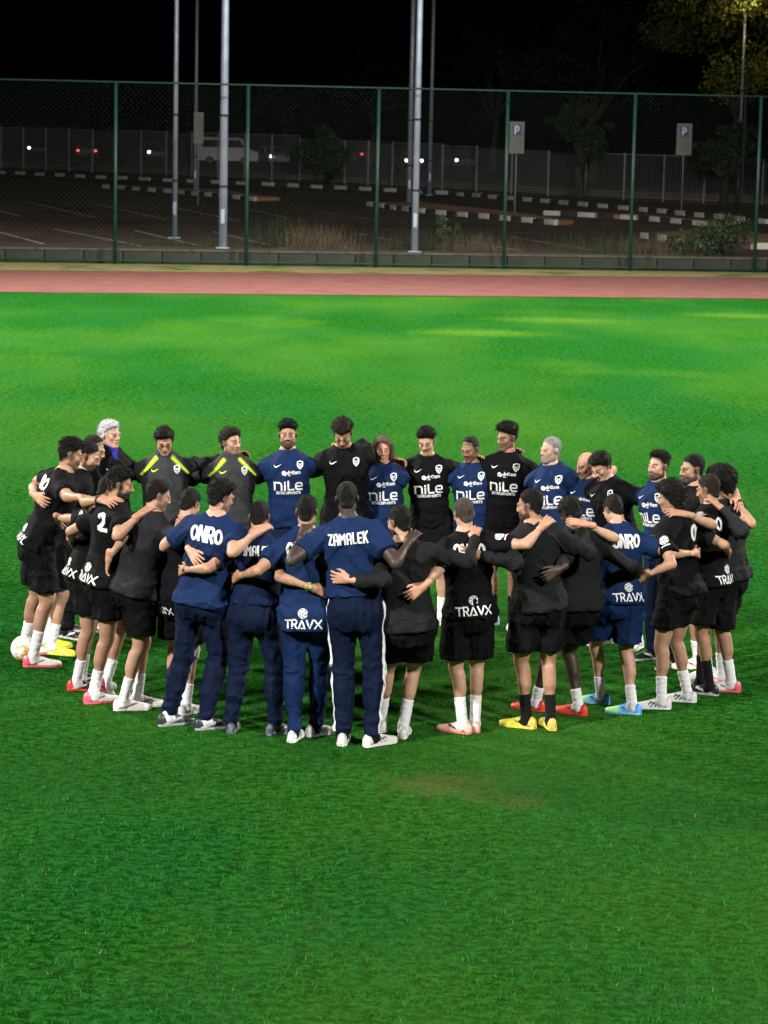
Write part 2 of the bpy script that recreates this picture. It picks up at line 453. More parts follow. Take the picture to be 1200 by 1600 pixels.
# ------------------------------------------------------------------ grass blades in the foreground
def grass():
    r = np.random.default_rng(3)
    P = []
    for y0, y1, den in ((10.5, 13.5, 2900), (13.5, 17, 2400), (17, 21, 1900), (21, 26, 1300), (26, 33, 600), (33, 44, 200)):
        hw = .155 * y1 + 1.6
        n = int(den * (y1 - y0) * 2 * hw * .62)
        x = r.uniform(-hw, hw, n); y = r.uniform(y0, y1, n)
        P.append(np.stack([x, y], 1))
    P = np.concatenate(P); n = len(P); P3 = np.column_stack([P, np.zeros(n)])
    cl = vnoise(P3 * 7) * .6 + vnoise(P3 * 17 + 9) * .5; big = vnoise(P3 * .9 + 4); 
    keep = cl > -.55 + .3 * r.random(n)
    bare = np.hypot((P[:, 0] - .46) / .5, (P[:, 1] - 17.5) / .4) + .5 * vnoise(P3 * 6)
    keep &= bare > .45 * r.random(n) + .1
    P, P3, cl, big = P[keep], P3[keep], cl[keep], big[keep]; n = len(P)
    ht = (.013 + .013 * r.random(n)) * (1 + .7 * cl); ht = np.clip(ht, .006, .038)
    an = r.uniform(0, 2 * math.pi, n); wd = r.uniform(.0016, .0034, n) * (1 + np.clip(P[:, 1] - 20, 0, 20) * .04)
    la = an + math.pi / 2 + r.normal(0, .6, n); lean = ht * r.uniform(.2, 1.1, n)
    dx, dy = np.cos(an) * wd, np.sin(an) * wd
    tipx, tipy = P[:, 0] + np.cos(la) * lean, P[:, 1] + np.sin(la) * lean
    V = np.zeros((n, 3, 3)); V[:, 0] = np.column_stack([P[:, 0] - dx, P[:, 1] - dy, np.zeros(n)]); V[:, 1] = np.column_stack([P[:, 0] + dx, P[:, 1] + dy, np.zeros(n)])
    V[:, 2] = np.column_stack([tipx, tipy, ht])
    F = np.arange(n * 3).reshape(n, 3)
    g = np.array([.0065, .076, .007]); y_ = np.array([.020, .106, .008]); b_ = np.array([.004, .062, .017]); dry = np.array([.16, .13, .05])
    t = r.random(n)[:, None]
    c = g * (.55 + .8 * t) * (1 + .75 * cl)[:, None].clip(.3, 2)
    m = np.clip(.35 + .5 * big + .3 * r.normal(0, 1, n), 0, 1)[:, None]; c = c * (1 - m * .40) + y_ * m * .40
    m = np.clip(.25 - .7 * big, 0, 1)[:, None]; c = c * (1 - m * .5) + b_ * m * .5
    c = c * (1 + .55 * vnoise(P3 * 33 + 2) + .35 * vnoise(P3 * np.array([45., 90., 1.]) + 6)).clip(.25, 2)[:, None]
    m = (r.random(n) < .006)[:, None]; c = np.where(m, dry, c)
    col = np.repeat(c, 3, axis=0)
    o = link_mesh('grass', V.reshape(-1, 3), F, M_BLADE, None, col, smooth=False, kind='stuff')
    tag(o, 'short green turf blades over the foreground of the pitch', 'grass')
M_BLADE = attr_mat('grass_blade', rough=.7, spec=.08, var=.2, nscale=3, bump=0)
grass()

# ------------------------------------------------------------------ lettering and emblems, laid on the cloth as thin ribbons
def arc(cx, cy, rx, ry, a0, a1, n=14):
    return [(cx + rx * math.cos(R_(a0 + (a1 - a0) * i / n)), cy + ry * math.sin(R_(a0 + (a1 - a0) * i / n))) for i in range(n + 1)]
GLYPH = {
 'O': (.72, [arc(.36, .5, .30, .44, 90, 450, 20)]), 'N': (.72, [[(.06, 0), (.06, 1)], [(.06, 1), (.62, 0)], [(.62, 0), (.62, 1)]]),
 'R': (.68, [[(.06, 0), (.06, 1), (.38, 1)], arc(.38, .74, .22, .26, 90, -90, 10), [(.38, .48), (.06, .48)], [(.32, .48), (.62, 0)]]),
 'Z': (.60, [[(.03, .94), (.56, .94), (.04, .06), (.58, .06)]]), 'A': (.62, [[(.05, 0), (.05, .8), (.16, .95), (.46, .95), (.56, .8), (.56, 0)], [(.05, .42), (.56, .42)]]),
 'M': (.80, [[(.06, 0), (.06, .98), (.38, .45), (.70, .98), (.70, 0)]]), 'L': (.50, [[(.06, 1), (.06, .06), (.46, .06)]]),
 'E': (.55, [[(.50, .94), (.06, .94), (.06, .06), (.50, .06)], [(.06, .5), (.44, .5)]]), 'K': (.60, [[(.06, 0), (.06, 1)], [(.54, 1), (.08, .48)], [(.22, .62), (.56, 0)]]),
 'T': (.72, [[(.0, .93), (.70, .93)], [(.36, .93), (.36, 0)]]), 'V': (.80, [[(.04, 1), (.40, .02), (.76, 1)]]),
 '^': (.86, [[(.04, 0), (.43, .98), (.82, 0)], [(.36, .05), (.62, .05)]]), 'X': (.84, [[(.03, 1), (.40, .5), (.03, 0)], [(.80, 1), (.45, .5), (.80, 0)]]),
 'D': (.62, [[(.06, 0), (.06, 1), (.3, 1)] + arc(.3, .5, .26, .5, 90, -90, 10) + [(.06, 0)]]), 'P': (.58, [[(.06, 0), (.06, 1), (.3, 1)] + arc(.3, .72, .22, .28, 90, -90, 8) + [(.06, .44)]]),
 'S': (.56, [[(.5, .86)] + arc(.28, .74, .22, .22, 40, 270, 9) + arc(.28, .26, .22, .26, 90, -140, 9)]),
 'n': (1.0, [[(.08, 0), (.08, .88)], [(.0, .86), (.60, .86), (.78, .80), (.86, .62), (.86, 0)]]), 'i': (.34, [[(.15, 0), (.15, .62)], [(.15, .80), (.15, .96)]]),
 'l': (.78, [[(.10, 1.05), (.10, .10), (.18, .06), (.70, .06)]]), 'e': (.86, [[(.10, .44), (.78, .44), (.78, .70), (.66, .84), (.24, .84), (.10, .68), (.10, .22), (.24, .07), (.78, .07)]]),
 'd': (.6, [arc(.26, .3, .2, .28, 0, 360, 12), [(.48, 1), (.48, 0)]]), 'r': (.42, [[(.08, 0), (.08, .6)], [(.08, .45), (.2, .6), (.36, .6)]]),
 'a': (.6, [arc(.26, .3, .2, .28, 0, 360, 12), [(.48, .6), (.48, 0)]]), 'm': (.9, [[(.08, 0), (.08, .6)], [(.08, .5), (.24, .6), (.42, .5), (.42, 0)], [(.42, .5), (.6, .6), (.78, .5), (.78, 0)]]),
 'c': (.5, [arc(.28, .3, .2, .28, 50, 310, 10)]), 'z': (.5, [[(.06, .58), (.42, .58), (.06, .04), (.44, .04)]]),
 '0': (.62, [arc(.31, .5, .24, .42, 90, 450, 18)]), '2': (.6, [arc(.28, .72, .22, .24, 170, -30, 9) + [(.06, .06), (.54, .06)]]), ' ': (.3, []),
}
def text(t, h, gap=.14, wt=.16, jitter=0.0, center=True, x0=0.0, y0=0.0, seed=1):
    r = random.Random(seed); out = []; x = 0
    for ch in t:
        w, st = GLYPH[ch]; dy = r.uniform(-jitter, jitter); ro = r.uniform(-jitter, jitter) * 1.2
        for p in st:
            out.append(([(x + a - ro * (b - .5), b + dy) for a, b in p], wt))
        x += w + gap
    x -= gap
    off = x / 2 if center else 0
    return [([((a - off) * h + x0, b * h + y0) for a, b in p], w * h) for p, w in out]
def ball_mark(cx, cy, r):
    out = []
    for i in range(6):
        a0 = i * 60
        out.append(([(cx + r * t * math.cos(R_(a0 + 95 * t)), cy + r * t * math.sin(R_(a0 + 95 * t))) for t in np.linspace(.18, .98, 8)], [r * w for w in (.10, .20, .27, .30, .30, .27, .22, .12)]))
    out.append((arc(cx, cy, r * .97, r * .97, 10, 350, 24), r * .10))
    return out
def swoosh(cx, cy, w):
    c = [(-.5, .10), (-.42, -.10), (-.30, -.19), (-.12, -.14), (.12, -.02), (.5, .20)]
    return [([(cx + a * w, cy + b * w) for a, b in c], [w * q for q in (.02, .10, .17, .14, .09, .012)])]
def crest(cx, cy, h):
    sh = [(-.36, .42), (-.18, .46), (0, .52), (.18, .46), (.36, .42), (.37, .02), (.24, -.28), (0, -.52), (-.24, -.28), (-.37, .02), (-.36, .42)]
    return [([(cx + a * h, cy + b * h) for a, b in sh], h * .12),
            ([(cx - .22 * h, cy + .22 * h), (cx, cy - .02 * h), (cx + .22 * h, cy + .22 * h)], h * .13),
            ([(cx - .20 * h, cy - .06 * h), (cx, cy - .30 * h), (cx + .20 * h, cy - .06 * h)], h * .11)]
def patch(cx, cy, r):
    out = ball_mark(cx, cy, r) + [(arc(cx, cy, r * .55, r * .55, 0, 340, 14), r * .16)]
    return out + [([(cx - r * .9 + q * r * .5, cy - r * 1.45), (cx - r * .9 + q * r * .5 + r * .3, cy - r * 1.4)], r * .28) for q in range(4)]
def travx(h=.066):
    return text('TR^VX', h, .10, .17, y0=-h * .5) + ball_mark(0, h * 1.25, h * .56)
def nile():
    return text('nile', .086, .09, .19, y0=-.045) + text('DEVELOPMENTS', .026, .12, .2, y0=-.084)
def dream():
    return [([(a_ * .78, b_ * .78) for a_, b_ in p_], w_ * .78) for p_, w_ in dream_()]
def dream_():
    return [(arc(-.075, .010, .016, .013, 0, 330, 10), .016), ([(-.090, -.006), (-.060, -.016), (-.044, .008)], .014)] + text('dream', .040, .08, .17, center=False, x0=-.036, y0=-.004) + [([(-.03, -.02), (.0, -.02)], .007)]

def print_on(strokes, bvh, o, rx, uy, parent, name='lettering', mat=None, reach=.5, off=.0022):
    """project 2-D ribbons onto a garment along -(rx x uy)"""
    rx = nrm(rx); uy = nrm(uy); n = np.cross(rx, uy)
    V, Fc = [], []
    for si, (pl, wd) in enumerate(strokes):
        pl = np.array(pl, float)
        wd = np.array(wd if isinstance(wd, (list, tuple)) else [wd] * len(pl), float)
        seg = np.linalg.norm(np.diff(pl, axis=0), axis=1); cum = np.concatenate([[0], np.cumsum(seg)])
        step = .011
        ts = np.unique(np.concatenate([cum] + [np.linspace(cum[i], cum[i+1], max(2, int(seg[i] / step) + 1)) for i in range(len(seg))]))
        keep = [0] + [i for i in range(1, len(ts)) if ts[i] - ts[i-1] > 1e-5]; ts = ts[keep]
        P = np.stack([np.interp(ts, cum, pl[:, 0]), np.interp(ts, cum, pl[:, 1])], 1); Wd = np.interp(ts, cum, wd)
        closed = np.linalg.norm(P[0] - P[-1]) < 1e-6
        T = np.zeros_like(P); T[1:-1] = P[2:] - P[:-2]; T[0] = P[1] - P[0]; T[-1] = P[-1] - P[-2]
        if closed: T[0] = T[-1] = P[1] - P[-2]
        T /= (np.linalg.norm(T, axis=1)[:, None] + 1e-9); N = np.stack([-T[:, 1], T[:, 0]], 1)
        # extend ends a little so joints close
        if not closed:
            P[0] -= T[0] * Wd[0] * .3; P[-1] += T[-1] * Wd[-1] * .3
        base = len(V); ok = []
        rows = []
        for side in (-.5, 0, .5):
            q = P + N * (Wd * side)[:, None]
            row = []
            for a_, b_ in q:
                st = o + rx * a_ + uy * b_ + n * reach
                hit = bvh.ray_cast(Vector(st), Vector(-n), reach * 2)
                if hit[0] is None: row.append(None)
                else: row.append(np.array(hit[0]) + n * (off + si * .00012) + np.array(hit[1]) * .0008)
            rows.append(row)
        idx = {}
        for c in range(3):
            for i in range(len(P)):
                if rows[c][i] is not None: idx[(c, i)] = len(V); V.append(rows[c][i])
        for c in range(2):
            for i in range(len(P) - 1):
                ks = [(c, i), (c, i+1), (c+1, i+1), (c+1, i)]
                if all(q_ in idx for q_ in ks):
                    pz = [V[idx[q_]] for q_ in ks]
                    if max(np.linalg.norm(pz[0] - pz[2]), np.linalg.norm(pz[1] - pz[3])) < .05:
                        Fc.append(tuple(idx[q_] for q_ in reversed(ks)))
    if Fc: return link_mesh(name, np.array(V), Fc, mat or M_PRINT, parent, smooth=False)

# ------------------------------------------------------------------ people
# stance of each person in metres: left foot, right foot, facing (degrees, 0 = away from the stand), stature,
# lean of the head over the feet, head pitch, head turn, shift of the hips
GEO = {
 1: ((-2.998, 21.549), (-2.860, 21.093), -72, 1.948, (0.360, 0.015), 5, -8, (0, 0)),
 2: ((-2.859, 21.888), (-2.781, 21.625), -95, 1.873, (0.324, -0.004), 15, 0, (0, 0)),
 3: ((-2.847, 22.655), (-2.738, 22.320), -110, 1.828, (0.275, -0.017), 10, 0, (0, 0)),
 4: ((-2.369, 22.737), (-2.526, 22.720), -140, 1.892, (0.041, -0.015), 0, 10, (0, 0)),
 5: ((-1.766, 22.773), (-2.069, 22.799), -172, 1.864, (-0.022, -0.079), 24, 0, (0, 0)),
 6: ((-1.203, 22.864), (-1.471, 22.864), -168, 1.831, (-0.025, -0.029), 0, 32, (0, 0)),
 7: ((-0.703, 22.918), (-0.960, 22.920), -178, 1.903, (-0.034, -0.020), 0, 0, (0, 0)),
 8: ((-0.196, 23.033), (-0.466, 23.034), 180, 1.956, (-0.044, -0.100), 34, -5, (0, 0)),
 9: ((0.137, 23.190), (-0.094, 23.195), 180, 1.741, (-0.052, -0.030), 3, 5, (0, 0)),
 10: ((0.545, 23.388), (0.341, 23.396), 178, 1.812, (-0.075, -0.050), 14, -10, (0, 0)),
 11: ((0.934, 23.339), (0.691, 23.373), 172, 1.752, (-0.042, -0.050), 13, -25, (0, 0)),
 12: ((1.180, 23.244), (1.009, 23.316), 165, 1.879, (0.007, -0.039), 8, -35, (0, 0)),
 13: ((1.665, 22.705), (1.445, 22.827), 158, 1.832, (-0.120, -0.028), -2, -30, (0, 0)),
 14: ((1.915, 22.645), (1.710, 22.710), 145, 1.714, (-0.040, -0.049), 16, -20, (0, 0)),
 15: ((2.242, 22.396), (1.976, 22.566), 140, 1.793, (-0.232, -0.123), 28, -5, (0, 0)),
 16: ((2.457, 21.633), (2.336, 21.939), 125, 1.834, (-0.110, 0.000), -2, 5, (0, 0)),
 17: ((2.702, 21.196), (2.666, 21.576), 105, 1.880, (-0.158, -0.008), 2, 5, (0, 0)),
 18: ((2.833, 20.693), (2.795, 21.006), 60, 1.835, (-0.081, 0.030), 15, 0, (0, 0)),
 19: ((2.641, 20.555), (2.591, 20.742), 52, 1.791, (-0.001, 0.049), 15, 5, (0, 0)),
 20: ((2.199, 20.005), (2.430, 20.278), 45, 1.797, (-0.116, 0.028), 10, 20, (0.05, 0.08)),
 21: ((1.735, 20.142), (1.951, 19.803), 22, 1.746, (-0.021, 0.130), 38, 10, (0, 0)),
 22: ((1.214, 19.845), (1.530, 19.742), 25, 1.788, (-0.023, 0.109), 38, 18, (0.12, -0.15)),
 23: ((1.105, 19.251), (1.288, 19.246), 18, 1.849, (-0.103, 0.019), 8, 50, (0, 0)),
 24: ((0.617, 19.040), (0.714, 19.111), 8, 1.792, (-0.070, 0.040), 18, 12, (0, 0)),
 25: ((0.010, 19.067), (0.177, 18.877), 5, 1.848, (-0.099, 0.030), 15, 35, (0.13, -0.24)),
 26: ((-0.268, 18.616), (-0.048, 18.577), -3, 1.961, (-0.123, 0.050), 20, 0, (0, 0.05)),
 27: ((-0.630, 18.684), (-0.476, 18.859), -8, 1.830, (-0.014, 0.059), 15, 0, (0, 0)),
 28: ((-1.095, 18.926), (-0.770, 18.873), -10, 1.758, (0.012, 0.079), 22, 0, (0, 0)),
 29: ((-1.583, 19.089), (-1.299, 18.990), -18, 1.912, (0.146, 0.048), 12, -35, (0.08, 0)),
 30: ((-1.605, 19.691), (-1.474, 19.461), -25, 1.747, (0.035, 0.091), 30, -5, (0, 0)),
 31: ((-1.868, 19.710), (-1.962, 19.569), -42, 1.827, (0.181, 0.037), 15, -30, (0, 0)),
 32: ((-2.136, 19.956), (-2.218, 19.789), -58, 1.862, (0.137, 0.021), 8, -25, (0, 0)),
 33: ((-2.390, 20.495), (-2.399, 20.232), -70, 1.743, (0.194, 0.034), 25, -10, (0, 0)),
}


BLACK = (0.0035, 0.0035, 0.0041); CHAR = (0.0092, 0.0095, 0.0108); BLUE = (0.006, 0.0165, 0.055); NAVY = (0.004, 0.0095, 0.032)
DNAVY = (0.003, 0.0065, 0.020); TBLUE = (0.004, 0.0135, 0.050); WHITE = (0.56, 0.56, 0.57); NEON = (0.38, 0.50, 0.03)
SKL = (0.37, 0.215, 0.145); SKM = (0.30, 0.168, 0.106); SKT = (0.22, 0.118, 0.072); SKD = (0.036, 0.022, 0.017)
HB = (0.005, 0.004, 0.0035); HBR = (0.014, 0.009, 0.006); HG = (0.20, 0.19, 0.18); HW = (0.46, 0.47, 0.49); HL = (0.10, 0.065, 0.04)
SH, WA = 'S', 'W'

def T_profile(k, g):
    """bare trunk: height along the spine, half width, half depth, forward offset"""
    z = np.array([-.14, -.07, 0.0, .08, .17, .27, .38, .46, .515, .555, .59, .62]) * k
    a = np.array([.10, .150, .162, .150, .138, .146, .163, .170, .163, .122, .074, .055]) * k
    b = np.array([.08, .110, .118, .110, .104, .112, .120, .115, .102, .082, .066, .056]) * k
    c = np.array([-.01, -.015, -.018, -.008, 0, .004, .006, -.002, -.010, -.014, -.008, .0]) * k
    belly = np.interp(z / k, [-.1, .05, .2, .4], [.4, 1, .8, .1])
    a = a * (1 + .6 * (g - 1) * (.4 + .6 * belly)); b = b * (1 + (g - 1) * belly * 1.3); c = c + (g - 1) * belly * .10
    return z, a, b, c

class Skel: pass

def rotz(v, a):
    c, s = math.cos(a), math.sin(a); v = np.asarray(v, float)
    return np.array([v[0]*c - v[1]*s, v[0]*s + v[1]*c, *v[2:]])

def skeleton(i, girth):
    fl, fr, yaw, S, L, hp, hy, shift = GEO[i]
    s = Skel(); s.i = i; s.yaw = R_(yaw); s.k = k = S / 1.8; s.g = girth
    fl = np.array(fl); fr = np.array(fr); mid = (fl + fr) / 2 + np.array(shift); L = np.array(L)
    s.pos = mid + .25 * L
    s.to_local = lambda p: np.append(rotz(np.asarray(p, float)[:2] - s.pos, -s.yaw), np.asarray(p, float)[2])
    s.to_world = lambda p: np.append(rotz(np.asarray(p, float)[:2], s.yaw) + s.pos, p[2])
    loc = lambda p: rotz(np.asarray(p) - s.pos, -s.yaw)
    s.foot = [loc(fl), loc(fr)]
    Ll = rotz(L, -s.yaw)
    legmax = .995 * .845 * k
    pz = .925 * k
    for sgn, f in ((-1, s.foot[0]), (1, s.foot[1])):
        hx = np.hypot(f[0] - sgn * .09 * k, f[1])
        pz = min(pz, math.sqrt(max(.25, legmax**2 - hx**2)) + .088 * k)
    s.pel = np.array([0, 0, pz])
    t = .75 * Ll / (.76 * k)
    Z = np.array([t[0], t[1], math.sqrt(max(.1, 1 - t @ t))])
    X = nrm(np.array([1, 0, 0]) - Z * Z[0]); Y = np.cross(Z, X)
    s.A = np.array([X, Y, Z])
    s.T = lambda p: s.pel + p[0]*X + p[1]*Y + p[2]*Z
    s.neck = s.T((0, 0, .60 * k))
    h, p = R_(hy), R_(hp)
    fw = np.array([-math.sin(h), math.cos(h), 0])
    up = math.cos(p) * np.array([0, 0, 1.0]) + math.sin(p) * fw
    up = nrm(up + .5 * (Z - np.array([0, 0, 1.0])))
    hf = nrm(fw - up * (fw @ up))
    s.H = np.array([np.cross(hf, up), hf, up])
    s.hc = s.neck + .014 * k * Z + .118 * k * up
    s.prof = T_profile(k, girth)
    # legs
    s.hip, s.knee, s.ank, s.fdir = [], [], [], []
    for sgn, f in ((-1, s.foot[0]), (1, s.foot[1])):
        hip = s.pel + np.array([sgn * .092 * k, 0, 0]); ank = np.array([f[0], f[1], .088 * k])
        spec = FEET.get(i, {}).get(sgn, {})
        fy = R_(spec.get('yaw', -sgn * 12)); fd = np.array([-math.sin(fy), math.cos(fy), 0])
        ank = ank + np.array([0, 0, spec.get('lift', 0)])
        s.hip.append(hip); s.ank.append(ank); s.fdir.append((fd, spec.get('tip', 0)))
        s.knee.append(two_bone(hip, ank, .425 * k, .42 * k, np.array([-math.sin(fy) * .6, 1, 0])))
    s.sh = [s.T((sg * .175 * k, -.012 * k, (.490 if PEOPLE[i][c_][0] == SH else .458) * k)) for sg, c_ in ((-1, 'L'), (1, 'R'))]
    return s

def two_bone(a, b, la, lb, hint):
    v = b - a; D = np.linalg.norm(v); u = v / D; D = min(D, (la + lb) * .999)
    x = (la*la - lb*lb + D*D) / (2*D); y = math.sqrt(max(0, la*la - x*x))
    h = hint - u * (hint @ u); h = nrm(h)
    return a + u * x + h * y

def trunk_d(s, pw, ease=.02):
    """rough distance of a world point to somebody's clothed trunk"""
    q = s.A @ (s.to_local(pw) - s.pel); z, a, b, c = s.prof
    zz = np.clip(q[2], z[0], z[-1])
    aa = np.interp(zz, z, a) + ease; bb = np.interp(zz, z, b) + ease; cc = np.interp(zz, z, c)
    d = (math.hypot(q[0] / aa, (q[1] - cc) / bb) - 1) * min(aa, bb)
    return max(d, q[2] - z[-1] - .02)

def arm_target(s, o, side, spec):
    """contact point (world) of the hand of s on neighbour o and outward normal there; u>0 = far side of o"""
    typ, u, h = spec
    k = o.k; far = 1 if side > 0 else -1      # right hand (+1) lies on the neighbour to the right: far = his right
    z, a, b, c = o.prof
    if typ == SH:
        x = far * u * .17 * k; hz = .575 * k - .035 * k * abs(u) ; y = -.045 * k
        n = nrm(o.A[2] * .75 - o.A[1] * .65)
        p = o.T((x, y - .03 * k, hz + .015))
    elif typ == 'F':
        hz = h * k; p = o.T((far * u * .16 * k, .17 * k, hz)); n = o.A[1]
    else:
        hz = h * k; aa = np.interp(hz, z, a) + .022; bb = np.interp(hz, z, b) + .022; cc = np.interp(hz, z, c)
        x = np.clip(u, -.92, .92) * far * aa; yy = -bb * math.sqrt(max(0.05, 1 - (x / aa)**2)) + cc
        n = nrm(o.A[0] * x / aa**2 + o.A[1] * (yy - cc) / bb**2)
        p = o.T((x, yy, hz))
    return o.to_world(p), rotz(n, o.yaw)

def solve_arm(s, side, o, spec, others):
    k = s.k; la, lb = .295 * k, .262 * k
    S = s.to_world(s.sh[0 if side < 0 else 1])
    P, n = arm_target(s, o, side, spec)
    bk = rotz(-s.A[1], s.yaw)
    W = P + n * .034 - nrm(P - S - n * ((P - S) @ n)) * .085 * k
    reach = (la + lb) * .985
    if np.linalg.norm(W - S) > reach: W = S + nrm(W - S) * reach
    out = rotz(s.A[0] * side, s.yaw)
    hint = bk * 1.0 + np.array([0, 0, -.75 if spec[0] == SH else -.35]) + out * .2
    if len(spec) > 3: pass
    v = nrm(W - S); h0 = nrm(hint - v * (hint @ v)); h1 = np.cross(v, h0)
    best = None
    for an in np.linspace(-1.7, 1.7, 23):
        E = two_bone(S, W, la, lb, h0 * math.cos(an) + h1 * math.sin(an))
        cost = .05 * an * an
        for q, m in ((S*.45+E*.55, .04), (E, .045), (E*.7+W*.3, .042), (E*.4+W*.6, .036), (W, .03)):
            for t in others:
                cost += 40 * max(0, m - trunk_d(t, q)) ** 1.0
        if best is None or cost < best[0]: best = (cost, E)
    E = best[1]
    for _ in range(8):          # slide the hand outwards until the forearm clears the back it lies on
        pen = max(max(0, m - trunk_d(o, E * (1 - q) + W * q, .028)) for q, m in ((.35, .030), (.6, .028), (.85, .024)))
        if pen < .004 or spec[0] != WA: break
        W = W + n * pen * .8
        if np.linalg.norm(W - S) > reach: W = S + nrm(W - S) * reach
        v2 = nrm(W - S); hh = E - S; hh = nrm(hh - v2 * (hh @ v2)) + n * .5 * pen / .03
        E = two_bone(S, W, la, lb, hh)
    # keep the wrist outside every trunk
    for t in others:
        for _ in range(3):
            dd = trunk_d(t, W)
            if dd < .028: W = W + bk * (.03 - dd)
    L = s.to_local
    f = nrm(L(W + (W - E)) - L(W)); nl = rotz(n, -s.yaw)
    f = nrm(f - .75 * nl * (f @ nl) - .12 * nl)
    nn = nrm(-nl - f * (-nl @ f))
    return L(E), L(W), f, nn

def hand_mesh(w, f, n, side, k, curl, h=.0055):
    """palm + five bent fingers; w wrist, f finger direction, n palm direction"""
    t = np.cross(f, n) if side > 0 else np.cross(n, f)     # towards the thumb
    k = k * 1.04
    F = Field(w - .24 * k, w + .24 * k, h)
    P = lambda a, b, c: w + (a * f + b * t + c * n) * k
    F.cap(P(-.05, 0, 0), P(.015, 0, 0), .027 * k, .026 * k)
    for b0, b1 in ((.024, .031), (.009, .011), (-.006, -.009), (-.02, -.027)):
        F.cap(P(.005, b0 * .7, 0), P(.085, b1, 0), .0165 * k, .0115 * k, .012)
    for bi, (b0, ln, sp) in enumerate(((.031, .072, .16), (.0105, .080, .05), (-.0095, .074, -.05), (-.028, .058, -.17))):
        p = np.array([.086, b0, 0.0]); an = -.05
        for q, (fr, r0, r1) in enumerate(((.45, .0095, .0088), (.31, .0088, .0080), (.24, .0080, .0068))):
            an += curl * (.35, .75, .55)[q] * (1 + .12 * bi)
            d = np.array([math.cos(an), math.sin(sp) * math.cos(an), math.sin(an)])
            p2 = p + d * ln * fr
            F.cap(P(*p), P(*p2), r0 * k, r1 * k, .005); p = p2
    F.cap(P(.012, .022, .006), P(.050, .046, .018), .0145 * k, .0115 * k, .012)
    F.cap(P(.050, .046, .018), P(.078, .057, .022), .0108 * k, .0095 * k, .005)
    F.cap(P(.078, .057, .022), P(.100, .060, .020), .0095 * k, .0078 * k, .004)
    return F.mesh(1)

def join(parts):
    V, Fc, C = [], [], []; n = 0
    for v, f, c in parts:
        V.append(v); Fc.append(f + n); n += len(v)
        C.append(np.broadcast_to(np.asarray(c, float), (len(v), 3)))
    return np.concatenate(V), np.concatenate(Fc), np.concatenate(C)

